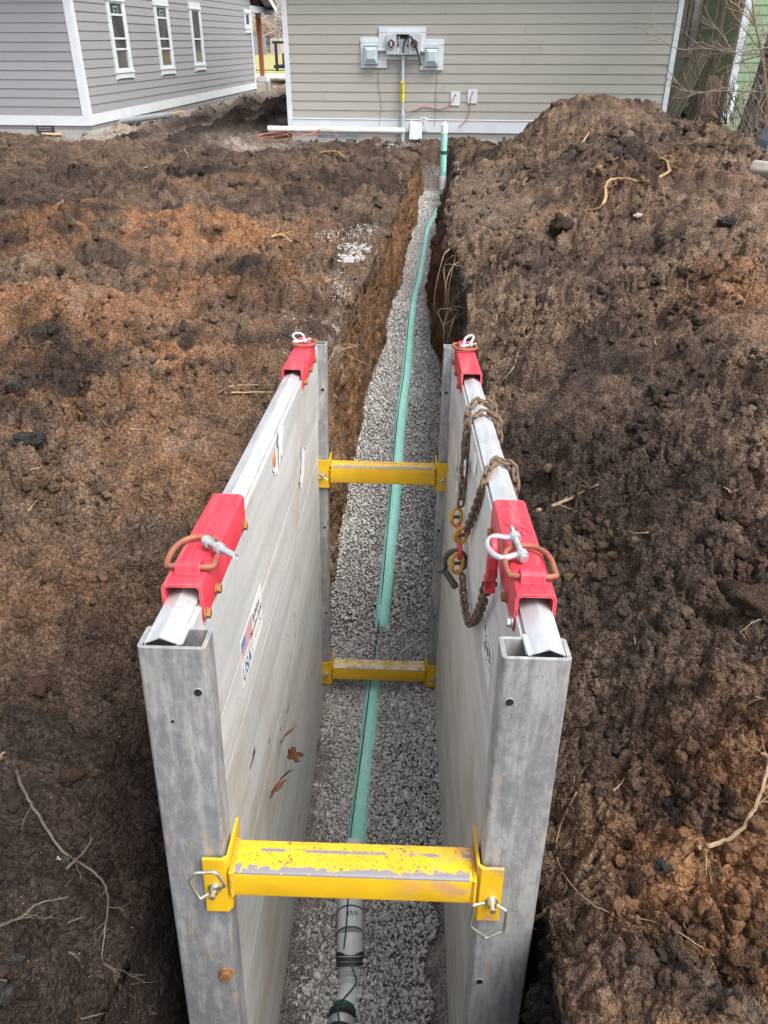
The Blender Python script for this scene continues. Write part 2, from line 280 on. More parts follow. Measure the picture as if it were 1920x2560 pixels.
MAT.update(soil=m_soil(), clod=m_clod(), gravel=m_gravel(), alu=m_alu(), post=m_post(), bright=m_bright(), red=m_red(), bark=m_bark(), gpipe=m_green_pipe(), leaf=m_leaf(), grass=m_grass(), block=m_block(),
    yel_front=m_yellow(-.672, -.022, .5, .9), yel_rear=m_yellow(-.728, 2.938, .5, .2), yel_low=m_yellow(-2.204, 2.938, .9, .2),
    tan=m_siding((.330, .318, .280)), grey=m_siding((.258, .258, .268)), greend=m_siding((.235, .285, .145)), greenl=m_siding((.235, .33, .205)),
    white=simple('white_trim', (.58, .615, .64), (.53, .56, .585), 3, .5, 0, .1, 30), whitepvc=simple('white_pvc', (.74, .74, .72), (.62, .61, .57), 5, .35, 0, .05),
    greypvc=simple('grey_pvc', (.40, .425, .45), (.33, .35, .37), 5, .4, 0, .05), fitting=simple('pale_pvc_fitting', (.56, .565, .575), (.47, .475, .48), 7, .35, 0, .04),
    galv=simple('galvanised_steel', (.55, .58, .60), (.42, .45, .47), 14, .38, .6, .05), metergrey=simple('grey_enclosure_paint', (.43, .45, .46), (.38, .40, .41), 6, .45, .1, .04),
    bluegrey=simple('blue_grey_enclosure', (.42, .50, .51), (.37, .45, .46), 6, .45, .1, .04), black=simple('black_rubber', (.02, .02, .021), (.035, .034, .033), 20, .55, 0, .1),
    dark=simple('dark_cavity', (.012, .012, .013)), orange=simple('orange_cable', (.45, .16, .12), (.36, .135, .10), 9, .5), wire=simple('green_wire', (.012, .085, .055), (.01, .06, .04), 20, .4),
    root=simple('pale_root', (.25, .175, .10), (.16, .11, .065), 25, .85, 0, .4, 90), rootgrey=simple('grey_root', (.085, .068, .050), (.048, .038, .029), 25, .85, 0, .4, 90), rooty=simple('yellow_root', (.33, .21, .09), (.21, .14, .07), 18, .8, 0, .4, 90),
    twig=simple('bare_twig', (.22, .18, .15), (.13, .105, .09), 30, .9, 0, .2), pinktwig=simple('far_twig', (.42, .31, .26), (.30, .22, .18), 4, .9, 0, .1),
    chain=m_rust('rusty_chain_steel', (.085, .062, .047), (.17, .105, .065), (.055, .047, .042)), rustbolt=m_rust('rusty_bolt', (.20, .085, .03), (.32, .15, .055), (.12, .05, .025)),
    rustrod=m_rust('rusty_red_rod', (.20, .075, .045), (.26, .11, .055), (.36, .03, .035), 22), shackle=m_rust('galvanised_shackle', (.46, .47, .48), (.36, .365, .37), (.27, .265, .26), 30, .45, .5),
    hammer=m_rust('yellow_connector_paint', (.48, .26, .012), (.42, .21, .012), (.28, .14, .03), 40, .45, 0.), redlink=m_rust('red_link_paint', (.42, .018, .03), (.50, .04, .06), (.30, .012, .02), 30, .4, 0.),
    blacksteel=m_rust('dark_forged_steel', (.05, .045, .042), (.085, .072, .06), (.04, .036, .034)), zinc=simple('zinc_wire', (.60, .58, .50), (.45, .43, .36), 30, .3, .85, .05),
    cedar=m_wood('cedar_post', (.36, .15, .07), (.28, .11, .05), (6, 6, .5)), lumber=m_wood('fresh_lumber', (.56, .42, .26), (.46, .33, .19), (.6, 6, 6)),
    oldwood=m_wood('weathered_fence_wood', (.070, .064, .042), (.034, .031, .022), (5, 5, .5)), bluewood=m_wood('blue_grey_fence', (.23, .27, .31), (.17, .20, .235), (3, 3, .4)), palewood=m_wood('pale_fence_boards', (.50, .46, .42), (.36, .32, .29), (3, 3, .4)),
    road=simple('concrete_road', (.45, .40, .36), (.38, .34, .31), .6, .9, 0, .2, 8), cream=simple('cream_window_trim', (.55, .50, .36), (.44, .40, .29), 6, .6), beige=simple('beige_cladding', (.42, .36, .29), (.36, .31, .25), 4, .7),
    tyre=simple('tyre', (.025, .025, .025)), redrag=simple('red_trailer_load', (.30, .05, .05)), stone=simple('tan_stone', (.145, .108, .075), (.095, .07, .048), 22, .85, 0, .5, 70), greystone=simple('grey_stone', (.050, .047, .044), (.030, .028, .026), 22, .85, 0, .5, 70),
    brick=simple('brick_fragment', (.15, .068, .045), (.095, .046, .033), 25, .9, 0, .5), concrete=simple('pale_concrete', (.30, .265, .225), (.22, .195, .165), 12, .9, 0, .4), white_chip=simple('white_limestone', (.46, .45, .435), (.33, .32, .31), 40, .85, 0, .3),
    sticker=simple('sticker_white', (.74, .75, .73), (.64, .65, .62), 20, .45, 0, .02), blue_ink=simple('blue_ink', (.03, .10, .30)), red_ink=simple('red_ink', (.55, .05, .06)), black_ink=simple('black_ink', (.03, .03, .035)), yellowtape=simple('yellow_tape', (.75, .60, .02)))
_g = G('window_glass'); MAT['glass'] = _g.out(_g.mix(_g.ramp(_g.noise(1.3, 3), .4, .65), (.045, .047, .05), (.10, .10, .105)), .06, 0, None, spec=.6)

# ------------------------------------------------------------------ noise
_P = np.random.default_rng(11).permutation(256).astype(np.int32); _P2 = np.concatenate([_P, _P])
_gr = np.random.default_rng(5).normal(size=(256, 3)).astype(np.float32); _gr /= np.linalg.norm(_gr, axis=1)[:, None]
_rv = np.random.default_rng(9).random((256, 4)).astype(np.float32)
def perlin(x, y, z):
    xi = np.floor(x).astype(np.int32); yi = np.floor(y).astype(np.int32); zi = np.floor(z).astype(np.int32)
    xf = (x - xi).astype(np.float32); yf = (y - yi).astype(np.float32); zf = (z - zi).astype(np.float32)
    xi &= 255; yi &= 255; zi &= 255
    f = lambda t: t * t * t * (t * (t * 6 - 15) + 10)
    u, v, w = f(xf), f(yf), f(zf); out = 0
    for a in (0, 1):
        A = _P2[(xi + a) & 255]
        for b in (0, 1):
            B = _P2[A + ((yi + b) & 255)]
            for c in (0, 1):
                g = _gr[_P2[B + ((zi + c) & 255)]]
                d = g[..., 0] * (xf - a) + g[..., 1] * (yf - b) + g[..., 2] * (zf - c)
                out = out + d * (u if a else 1 - u) * (v if b else 1 - v) * (w if c else 1 - w)
    return out * 1.6
def bumps(x, y, z, prob, rmin, rmax):   # rounded lumps, one per chosen cell, in units of the cell
    xi = np.floor(x).astype(np.int32); yi = np.floor(y).astype(np.int32); zi = np.floor(z).astype(np.int32); out = np.zeros(x.shape, np.float32)
    for a in (-1, 0, 1):
        for b in (-1, 0, 1):
            for c in (-1, 0, 1):
                h = _P2[_P2[_P2[(xi + a) & 255] + ((yi + b) & 255)] + ((zi + c) & 255)]; q = _rv[h]
                r = rmin + (rmax - rmin) * q[..., 3] ** 2
                r = np.where(_rv[(h + 91) & 255, 0] < prob, r, 0)
                d2 = (xi + a + q[..., 0] - x) ** 2 + (yi + b + q[..., 1] - y) ** 2 + (zi + c + q[..., 2] - z) ** 2
                tilt = (xi + a + q[..., 0] - x) * (q[..., 1] - .5) * 1.6 + (yi + b + q[..., 1] - y) * (q[..., 0] - .5) * 1.6
                hgt = np.sqrt(np.maximum(r * r - d2, 0)); cut = r * (.35 + .5 * q[..., 2]) + tilt
                out = np.maximum(out, np.maximum(np.minimum(hgt, cut), 0).astype(np.float32))
    return out
def sm(a, b, x): t = np.clip((x - a) / (b - a), 0, 1); return t * t * (3 - 2 * t)

# ------------------------------------------------------------------ ground: one sheet with the trench cut into it
LIPL = np.array([(-40, -.80), (.4, -.80), (1.1, -.78), (1.8, -.69), (2.6, -.62), (4.2, -.55), (4.7, -.47), (5.3, -.42), (5.9, -.345), (6.7, -.265), (7.5, -.18), (8.8, -.02), (10, .105), (11.8, .27), (13.2, .41), (14.4, .53), (15.6, .62), (16.3, .70)])
LIPR = np.array([(-40, .435), (.4, .435), (1.1, .435), (2.0, .465), (4.2, .56), (4.7, .64), (5.4, .63), (6.2, .67), (7.2, .75), (7.9, .74), (8.6, .72), (9.6, .72), (11.0, .85), (12.5, 1.0), (14, 1.15), (15.2, 1.28), (16.3, 1.34)])
FLOL = np.array([(-40, -.60), (1.3, -.60), (4.2, -.50), (4.7, -.42), (5.6, -.41), (6.1, -.375), (6.6, -.34), (7.2, -.25), (8.0, -.145), (8.3, -.09), (9, -.01), (9.5, .05), (10.4, .13), (11.1, .25), (12.4, .36), (13.4, .47), (14.2, .55), (15.5, .65), (16.3, .75)])
FLOR = np.array([(-40, .43), (1.3, .43), (4.2, .50), (4.7, .53), (5.6, .50), (6.1, .53), (6.6, .555), (7.2, .60), (8.0, .63), (8.3, .64), (9, .59), (9.5, .56), (10.4, .60), (11.1, .66), (12.4, .77), (13.4, .87), (14.2, .97), (15.5, 1.10), (16.3, 1.15)])
ZFY = [0, 4.3, 5.0, 6.1, 7.5, 10, 15.5, 40]; ZFZ = [-2.27, -2.27, -2.15, -1.92, -1.62, -1.32, -.9, -.9]
def zgravel(x, y):
    xc = np.interp(y, FLOL[:, 0], FLOL[:, 1]) * .5 + np.interp(y, FLOR[:, 0], FLOR[:, 1]) * .5
    return np.interp(y, ZFY, ZFZ) + .30 * np.clip(x - xc, -.4, .4) * sm(4.6, 3.2, y)
def gauss(x, y, cx, cy, rx, ry, h, p=1.): return h * np.exp(-(((x - cx) / rx) ** 2 + ((y - cy) / ry) ** 2) ** p)
def top_height(x, y):
    z = np.interp(y, [-40, 0, 2, 8, 12, 14, 20, 34, 60, 400], [-.3, -.25, -.25, -.2, -.08, -.06, .0, .12, 0, 0]) - .05 * sm(14.2, 15.6, y) * sm(-4., -3., x)
    for a in ((3.52, 13.2, 1.12, 1.2, .89, 1.15), (4.75, 12.0, 1.0, 1.1, .37, 1.), (2.5, 10.4, 1.2, 2.2, .22, 1.), (2.45, 13.2, .6, .9, .36, 1.), (3.6, 10.2, 1.6, 1.8, .46, 1.), (2.9, 7.6, 1.5, 2.4, .46, 1.), (4.4, 7.6, 1.2, 2., .45, 1.), (2.3, 4.6, 1.0, 1.6, .40, 1.), (1.85, 2.5, .75, 1.1, .40, 1.),
              (1.3, 1.2, .5, .6, .22, 1.), (1.08, 1.55, .22, .22, .16, 1.), (-3.1, 8.7, 1.1, .7, .24, 1.), (-1.7, 8.6, .7, .5, .16, 1.), (-1.0, 6.6, .5, .4, .14, 1.), (-1.35, 5.0, .5, .4, .17, 1.), (-2.2, 5.9, .6, .45, .15, 1.), (-3.0, 6.2, .8, .5, .12, 1.), (-1.7, 3.6, .5, .4, .10, 1.), (-5.4, 14.6, 1.4, .7, .25, 1.),
              (-1.05, 2.6, .3, .3, .07, 1.), (-.35, 8.6, .4, .5, .10, 1.), (-1.5, 12., 1.2, .8, .12, 1.)):
        z = z + gauss(x, y, *a)
    return z + ridges(x, y)
RIDGES = ((-4.7, 16.0, -2.9, 36, .30, .20), (-3.75, 15.9, -1.9, 36, .30, .24), (-2.95, 16.3, -1.2, 36, .26, .18))   # ridges thrown up by the tracks between the houses
def ridges(x, y):
    z = 0
    for (x0, y0, x1, y1, w, h) in RIDGES:
        t = np.clip((y - y0) / (y1 - y0), 0, 1); xc = x0 + (x1 - x0) * t + .12 * np.sin(y * 1.3 + x0) + .10 * perlin(y * .9 + x0, y * 0, y * 0 + .5) + .06 * perlin(y * 2.6 + x0, y * 0, y * 0 + .5)
        z = z + h * np.exp(-((x - xc) / w) ** 2) * sm(y0 - 1.5, y0 + 1.5, y) * sm(38, 34, y) * (1 + .35 * perlin(x * 2.2, y * 1.6, y * 0 + .3))
    return z
NL, NW, NF = 590, 76, 14
ys = np.concatenate([[-40, -12, -4, -1.5, -.4, .15], np.geomspace(.45, 46, 1480), [52, 70, 110, 200, 420]]).astype(np.float64)
nr = len(ys)
lipl = np.interp(ys, LIPL[:, 0], LIPL[:, 1]); lipr = np.interp(ys, LIPR[:, 0], LIPR[:, 1])
wob = lambda k: perlin(ys * 1.7 + k, ys * 0 + k * 3.1, ys * 0 + .5) * .05 + perlin(ys * 5.3 + k, ys * 0 + k, ys * 0 + .5) * .03
lipl = lipl + wob(1.3) * sm(4.4, 5., ys); lipr = lipr + wob(7.7) * sm(4.4, 5., ys)
flol = np.interp(ys, FLOL[:, 0], FLOL[:, 1]); flor = np.interp(ys, FLOR[:, 0], FLOR[:, 1])
depth = sm(.45, .8, ys) * sm(16.75, 16.35, ys)
half = .60 * np.maximum(ys, 0) + 1.7
s_out = np.concatenate([np.linspace(0, 1, NL)[1:] ** 1.0, [1.25, 1.7, 3., 8., 40.]])      # lip -> visible edge -> far
S = s_out[None, :]; nsx = len(s_out)
XL = lipl[:, None] - (half[:, None] + lipl[:, None]) * S; XR = lipr[:, None] + (half[:, None] - lipr[:, None]) * S
YY = np.repeat(ys[:, None], nsx, 1)
ZL = top_height(XL, YY); ZR = top_height(XR, YY)
lipdrop = lambda d, a, w: -a * np.exp(-np.maximum(d, 0) / w)
ZL += lipdrop(lipl[:, None] - XL, .10, .12) * depth[:, None]; ZR += lipdrop(XR - lipr[:, None], .10, .14) * depth[:, None]
ZL += -.28 * np.exp(-np.maximum(lipl[:, None] - XL, 0) / .28) * (sm(3.2, 1.6, ys) * depth)[:, None]          # loose edge sloping to the box
zl0 = top_height(lipl, ys) - (.10 + .28 * sm(3.2, 1.6, ys)) * depth; zr0 = top_height(lipr, ys) - .10 * depth
tw = (np.arange(1, NW + 1) / (NW + 1.))[None, :]
zfl = zgravel(flol, ys) - .012; zfr = zgravel(flor, ys) - .012
zfl = zl0 + (zfl - zl0) * depth; zfr = zr0 + (zfr - zr0) * depth
prof = tw * 1.0 + .12 * np.sin(tw * math.pi) * 0
WXL = lipl[:, None] + (flol - lipl)[:, None] * prof ** .8; WZL = zl0[:, None] + (zfl - zl0)[:, None] * tw
WXR = lipr[:, None] + (flor - lipr)[:, None] * prof ** .8; WZR = zr0[:, None] + (zfr - zr0)[:, None] * tw
tf = np.linspace(0, 1, NF)[None, :]
FX = flol[:, None] + (flor - flol)[:, None] * tf; FZ = zfl[:, None] + (zfr - zfl)[:, None] * tf
BX = np.concatenate([XL[:, ::-1], WXL, FX, WXR[:, ::-1], XR], 1); BZ = np.concatenate([ZL[:, ::-1], WZL, FZ, WZR[:, ::-1], ZR], 1)
nc = BX.shape[1]; BY = np.repeat(ys[:, None], nc, 1)
cL = nsx; cW = nsx + NW; cF = cW + NF; cR = cF + NW      # column group ends
phi = np.zeros((nr, nc)); ramp_in = np.linspace(0, 1, 9)
phi[:, cL:cW] = np.minimum(1, np.arange(1, NW + 1) / 9.)[None, :]; phi[:, cF:cR] = -np.minimum(1, np.arange(NW, 0, -1) / 9.)[None, :]
phi *= depth[:, None] * math.pi / 2
NX, NZ = np.sin(phi), np.cos(phi)
iswall = np.abs(phi) > .3; isfloor = np.zeros((nr, nc), bool); isfloor[:, cW:cF] = (depth > .5)[:, None]
side = np.zeros((nr, nc)); side[:, cF:] = 1
dist = np.sqrt(BX ** 2 + BY ** 2 + (BZ - CH) ** 2); spacing = .0042 * dist + .001
px_, py_, pz_ = (a.astype(np.float32) for a in (BX, BY, BZ))
def att(freq): return np.clip(1.75 - freq * spacing * 1.35, 0, 1)
rough_lo = np.clip(.80 + .95 * perlin(px_ * .8 + 3, py_ * .8, pz_ * .5), .30, 1.6)
rough_lo = np.clip(rough_lo * (1.08 + .22 * side) * (1 + .15 * sm(5, 9, py_)) * (1 + .5 * perlin(px_ * 2.1 + 31, py_ * 2.1, pz_ * 0 + 4.4)), .22, 2.)
bwx = px_ + .12 * perlin(px_ * 2.2 + 5, py_ * 2.2, pz_ * 0 + .9); bwy = py_ + .12 * perlin(px_ * 2.2 + 15, py_ * 2.2, pz_ * 0 + .9)
big = .11 * perlin(px_ * .75, py_ * .75, pz_ * 0 + .3) + .075 * perlin(bwx * 1.7 + 9, bwy * 1.7, pz_ * 0 + 2.3) + .055 * (np.abs(perlin(bwx * 2.6 + 1, bwy * 2.6, pz_ * 0 + 7.3)) ** .7 * 2 - .9) + .030 * (np.abs(perlin(bwx * 5.4 + 1, bwy * 5.4, pz_ * 0 + 3.3)) ** .7 * 2 - .9)
wx = px_ + .05 * perlin(px_ * 6, py_ * 6, pz_ * 6) + .016 * perlin(px_ * 19, py_ * 19, pz_ * 19) + .006 * perlin(px_ * 50, py_ * 50, pz_ * 50); wy = py_ + .05 * perlin(px_ * 6 + 20, py_ * 6, pz_ * 6) + .016 * perlin(px_ * 19 + 9, py_ * 19, pz_ * 19) + .006 * perlin(px_ * 50 + 9, py_ * 50, pz_ * 50)
H = np.zeros((nr, nc), np.float32)
for fq, am in ((2.3, .065), (4.9, .048), (10.3, .032), (21., .018), (43., .0105), (88., .0062), (170., .0034)):
    n_ = perlin(wx * fq + fq, wy * fq, pz_ * fq * .9)
    H += (np.abs(n_) ** .6 * 2 - .85).astype(np.float32) * am * att(fq) if fq > 4 else (n_ * am).astype(np.float32)
clod = np.zeros((nr, nc), np.float32)
for fq, pr, rm, rx in ((1.7, .16, .12, .40), (3.1, .36, .12, .50), (7.5, .42, .12, .52), (17., .50, .14, .55), (38., .55, .16, .55), (80., .5, .2, .55)):
    if fq > 30: sel = slice(None)
    clod += bumps(wx * fq, wy * fq, pz_ * fq + fq, pr, rm, rx) / fq * att(fq) * (.45 if fq < 2 else .75 if fq < 4 else .95)
H = H * rough_lo + clod * np.clip(rough_lo, .4, 1.2)
teeth = .035 * perlin(px_ * 0 + 2., py_ * 7., pz_ * .35) + .018 * perlin(px_ * 0 + 5, py_ * 19., pz_ * .8)
Hw = H * (.55 + .75 * sm(4.6, 4.0, py_)) + teeth * sm(4.0, 5.2, py_) + .06 * perlin(px_ * 0, py_ * 1.3, pz_ * 1.5)
calm = sm(12, 16, py_) * .25 + sm(36, 44, py_) * .5
aniso = .045 * (np.abs(perlin(px_ * 1.1 + .4 * py_ + 3, py_ * 4.2, pz_ * 0 + 1.7)) ** .7 * 2 - .8) + .020 * (np.abs(perlin(px_ * 3 + py_, py_ * 11., pz_ * 0 + 6.7)) ** .7 * 2 - .8)
aniso = aniso * (1 - .6 * side) * np.clip(1.2 - .6 * rough_lo, .2, 1)
Ht = (H + aniso + big * sm(60, 45, py_)) * (1 - calm) * sm(400, 50, py_)
H = np.where(iswall, Hw, Ht); H = np.where(isfloor, H * .1, H)
# crawler imprint beside the trench and flattened wet patch
gx, gy = px_ - 1.22 - .10 * (py_ - 10.8), py_ - 10.7
imp = sm(.34, .28, np.abs(gx)) * sm(1.5, 1.2, np.abs(gy)) * (~iswall) * (side > 0)
grouser = .020 * np.sign(np.sin(py_ * 2 * math.pi / .19)) * sm(.03, .05, np.abs(gx))
H = H * (1 - .85 * imp) + imp * (grouser - .03)
gx2 = px_ - 1.15 - .1 * (py_ - 9); imp2 = np.exp(-((gx2) / .35) ** 2 - ((py_ - 8.9) / .5) ** 2) * (side > 0) * (~iswall); H = H * (1 - .7 * imp2)
nearbox = sm(.30, .05, np.abs(px_ - np.where(side > 0, .46, -.56))) * (py_ < 4.4) * (py_ > 1.)
GXs = BX + NX * np.where(iswall, H, 0); GZs = BZ + np.where(iswall, NZ * H, H)
# keep the soil clear of the box walls
inbox = (py_ > 1.2) & (py_ < 4.5)
lim_l = bO[0] + .0255 * (BY - 1.35) - .02; lim_r = bO[0] + .976 + .0255 * (BY - 1.35) + .02
GXs = np.where(inbox & (side == 0) & ~isfloor & iswall, np.minimum(GXs, lim_l), GXs)
GXs = np.where(inbox & (side == 1) & ~isfloor & iswall, np.maximum(GXs, lim_r), GXs)
V = np.stack([GXs, BY, GZs], -1).reshape(-1, 3)
# soil colour: topsoil, clay and dusty patches where they lie
f1 = perlin(px_ * .55 + 40, py_ * .55, pz_ * .8) + .5 * perlin(px_ * 1.4 + 7, py_ * 1.4, pz_ * 1.4); f2 = perlin(px_ * 2.6 + 3, py_ * 2.6, pz_ * 2.6) + .6 * perlin(px_ * 6.2, py_ * 6.2, pz_ * 6.2)
f3 = perlin(px_ * .9 + 80, py_ * .9, pz_ * .9 + 9) + .7 * perlin(px_ * 3.3 + 8, py_ * 3.3, pz_ * 3.3) + .4 * perlin(px_ * 9 + 8, py_ * 9, pz_ * 9)
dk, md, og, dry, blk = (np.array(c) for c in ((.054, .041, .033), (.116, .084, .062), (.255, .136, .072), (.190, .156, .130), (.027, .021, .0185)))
mixc = lambda A, B, t: A + (B - A) * t[..., None]
C = mixc(np.broadcast_to(dk, (nr, nc, 3)), md, sm(-.5, .5, f1 + .6 * f2))
C = C * (1.08 + .30 * side * sm(16, 12, py_))[..., None]
C = C * (1 + .30 * perlin(px_ * 8 + 5, py_ * 8, pz_ * 8) + .22 * perlin(px_ * 21 + 5, py_ * 21, pz_ * 21))[..., None]
og_w = np.zeros((nr, nc))
for a in ((-3.0, 8.6, 1.2, .8, 1.2), (-1.7, 8.5, .9, .6, .9), (-1.3, 6.9, .8, .6, .7), (-2.4, 6.0, 1.2, .8, .6), (-1.4, 4.9, .7, .6, .75), (-2.6, 4.6, .9, .7, .6), (-1.7, 3.7, .9, .6, .55), (-1.2, 3.2, .4, .3, .4), (1.05, 1.35, .35, .30, 1.3), (.85, 1.0, .3, .4, .8), (2.4, 4.9, .5, .6, .7), (3.0, 5.6, .5, .5, .6), (-2.2, 11.5, .8, .5, .5), (1.9, 2.6, .5, .3, .4), (-1.3, 2.5, .5, .4, .4), (2.6, 8.2, 1.2, 1., .25)):
    og_w = og_w + gauss(BX, BY, *a[:4], a[4])
og_w = np.where(iswall, .0, og_w * np.clip(.60 + .95 * f3 + .5 * f2, 0, 1.3))
C = mixc(C, og, np.clip(og_w, 0, .95)); C = mixc(C, dry, np.clip(sm(.45, 1.1, f3) * .55, 0, 1) * (~iswall))
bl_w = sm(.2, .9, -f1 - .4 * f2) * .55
for a in ((-1.0, 1.6, .55, 1.0, 1.1), (-.80, .9, .45, .6, 1.1), (.72, 1.75, .35, .25, .8), (-3.6, 12.5, 2.5, 1.2, .5), (3.2, 4.2, .8, .9, .35), (2.2, 11.3, .6, .7, .5), (-1.2, 7.4, .35, .2, .8)): bl_w = bl_w + gauss(BX, BY, *a[:4], a[4]) * np.clip(.8 + .5 * f2, 0, 1)  # black soil; by the near left post it also stands for crevice shade
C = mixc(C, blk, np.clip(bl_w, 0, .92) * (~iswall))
C = mixc(C, blk * 1.15, sm(14.6, 15.8, py_) * sm(36, 33, py_) * np.clip(sm(.03, .10, ridges(BX, BY)) + .3 * f2, 0, 1) * (BX < 0) * .92)
# trench faces: dark topsoil over brown and orange clay, then crevice shade painted beside the box
rel = BZ - top_height(np.where(side > 0, lipr[:, None], lipl[:, None]), BY)
clay = mixc(np.broadcast_to(np.array((.130, .082, .050)), (nr, nc, 3)), np.array((.235, .135, .070)), sm(-.6, .7, f3 + 1.2 * perlin(px_ * 0 + 4, py_ * 11, pz_ * .5)))
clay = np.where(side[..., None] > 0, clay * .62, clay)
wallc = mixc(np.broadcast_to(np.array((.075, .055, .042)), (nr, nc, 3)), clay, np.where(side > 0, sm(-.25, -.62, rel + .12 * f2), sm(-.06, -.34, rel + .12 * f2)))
wallc = mixc(wallc, np.array((.040, .031, .026)), sm(4.6, 3.9, py_) * np.clip(.95 + .1 * f2, 0, 1))  # shade of the narrow gap beside the box put into the colour
wallc = np.where((py_ < 2.2)[..., None], np.array((.026, .021, .0185)) * np.ones_like(wallc), wallc)  # near end of the crevice painted almost black for its deep shade
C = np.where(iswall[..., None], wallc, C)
# pale crushed stone along the foundations and the path between the houses
dl0 = (BX + 5.889) * hx[0] + (BY - 17.495) * hx[1]
pg = sm(15.6, 17.2, py_) * sm(-.2, .5, dl0) * (BX < -1.0) * sm(40, 30, py_) * np.clip(sm(.10, .0, GZs - np.interp(BY, [14, 20, 34, 60], [0, .02, .12, 0])) * (.75 + .6 * f2), 0, 1)
d_left = (BX + 5.889) * hx[0] + (BY - 17.495) * hx[1]
pg = np.maximum(pg * .45, sm(1.3, .3, np.abs(d_left - .35)) * sm(16.2, 17.2, py_ + .4 * f2) * sm(36, 33, py_))
pg = np.maximum(pg, gauss(BX, BY, -2.5, 16.15, .75, .35, .9))
C = mixc(C, np.array((.30, .265, .23)), np.clip(pg, 0, .92))
wet = imp2 + imp * .7; C = mixc(C, np.array((.15, .115, .09)), np.clip(wet, 0, .8))
spill = gauss(BX, BY, .27, 15.6, .5, .3, .6) * sm(.0, .8, f3); C = mixc(C, np.array((.6, .58, .55)), np.clip(spill, 0, .9))
# white dust along the left lip
dust = sm(.30, .02, np.abs(BX - lipl[:, None] + .02)) * sm(4.6, 5.0, py_) * sm(9.6, 7., py_) * sm(.1, .9, f3 + .6 * f2) * (side == 0)
C = mixc(C, np.array((.36, .32, .28)), np.clip(dust * np.clip(.4 + 1.2 * perlin(px_ * 13, py_ * 13, pz_ * 13) + .8 * perlin(px_ * 34, py_ * 34, pz_ * 34), 0, 1), 0, .75))
C = np.where(isfloor[..., None], np.array((.26, .25, .24)), C)
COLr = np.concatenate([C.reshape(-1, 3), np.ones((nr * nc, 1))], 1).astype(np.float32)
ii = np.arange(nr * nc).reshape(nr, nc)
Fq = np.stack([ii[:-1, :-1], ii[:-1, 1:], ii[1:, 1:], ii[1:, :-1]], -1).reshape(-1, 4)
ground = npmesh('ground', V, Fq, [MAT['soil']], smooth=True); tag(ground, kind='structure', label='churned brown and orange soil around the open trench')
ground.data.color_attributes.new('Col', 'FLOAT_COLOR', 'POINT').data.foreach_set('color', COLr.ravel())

def gz(x, y):
    j = int(np.clip(np.searchsorted(ys, y), 1, nr - 1)); t = (y - ys[j - 1]) / (ys[j] - ys[j - 1]); r = 0
    for k, w in ((j - 1, 1 - t), (j, t)):
        if x <= lipl[k]: z = np.interp(x, BX[k, :cL], GZs[k, :cL])
        elif x >= lipr[k]: z = np.interp(x, BX[k, cR:], GZs[k, cR:])
        else: z = float(zgravel(x, y)) if depth[k] > .5 else zl0[k]
        r += w * z
    return float(r)
def hit(X_, Y_, up=0.):    # where the sight line through a point of the 1659-wide photograph meets the ground
    d = ray(X_ * DS, Y_ * DS); t = .5; st = .02; prev = t
    while t < 60:
        p = CAMP + d * t
        if p[2] < gz(p[0], p[1]): break
        prev = t; t += st * max(1, t * .5)
    lo, hi = prev, t
    for _ in range(18):
        m_ = (lo + hi) / 2; p = CAMP + d * m_
        if p[2] < gz(p[0], p[1]): hi = m_
        else: lo = m_
    p = CAMP + d * lo; p[2] += up; return p
# ------------------------------------------------------------------ stones
def hull_proto(k, n=11, flat=.75):
    r = np.random.default_rng(100 + k); p = r.normal(size=(n, 3)); p /= np.linalg.norm(p, axis=1)[:, None]; p *= r.uniform(.75, 1.1, (n, 1)); p *= np.array([1, r.uniform(.65, 1), r.uniform(flat * .6, flat)])
    bm = bmesh.new()
    for q in p: bm.verts.new(q)
    res = bmesh.ops.convex_hull(bm, input=bm.verts); bmesh.ops.delete(bm, geom=[e for e in res['geom_interior'] if isinstance(e, bmesh.types.BMVert)], context='VERTS')
    bmesh.ops.triangulate(bm, faces=bm.faces); bm.verts.ensure_lookup_table(); bm.verts.index_update()
    v = np.array([q.co[:] for q in bm.verts]); f = np.array([[q.index for q in fc.verts] for fc in bm.faces]); bm.free(); return v, f
def rough_proto(k):
    v, f = lump_proto(k, 3, .40); w = v.astype(np.float32); n = np.zeros(len(v))
    for q_, a_ in ((4.5, .10), (9.5, .07), (19., .045)): n = n + (np.abs(perlin(w[:, 0] * q_ + k, w[:, 1] * q_, w[:, 2] * q_)) * 2 - .4) * a_
    return v * (1 + n)[:, None], f
def lump_proto(k, sub=2, amp=.28):
    bm = bmesh.new(); bmesh.ops.create_icosphere(bm, subdivisions=sub, radius=1); v = np.array([q.co[:] for q in bm.verts]); f = np.array([[q.index for q in fc.verts] for fc in bm.faces]); bm.free()
    w = v.astype(np.float32); n = perlin(w[:, 0] * 1.3 + k * 7, w[:, 1] * 1.3, w[:, 2] * 1.3) * amp * 1.3 + perlin(w[:, 0] * 3.1 + k * 3, w[:, 1] * 3.1, w[:, 2] * 3.1) * amp * .8
    return v * (1 + n)[:, None] * np.array([1, .9, .78]), f
def rotmats(n, r, tilt=None):
    q = r.normal(size=(n, 4)); q /= np.linalg.norm(q, axis=1)[:, None]; w, x, y, z = q.T
    return np.stack([1 - 2 * (y * y + z * z), 2 * (x * y - z * w), 2 * (x * z + y * w), 2 * (x * y + z * w), 1 - 2 * (x * x + z * z), 2 * (y * z - x * w), 2 * (x * z - y * w), 2 * (y * z + x * w), 1 - 2 * (x * x + y * y)], -1).reshape(n, 3, 3)
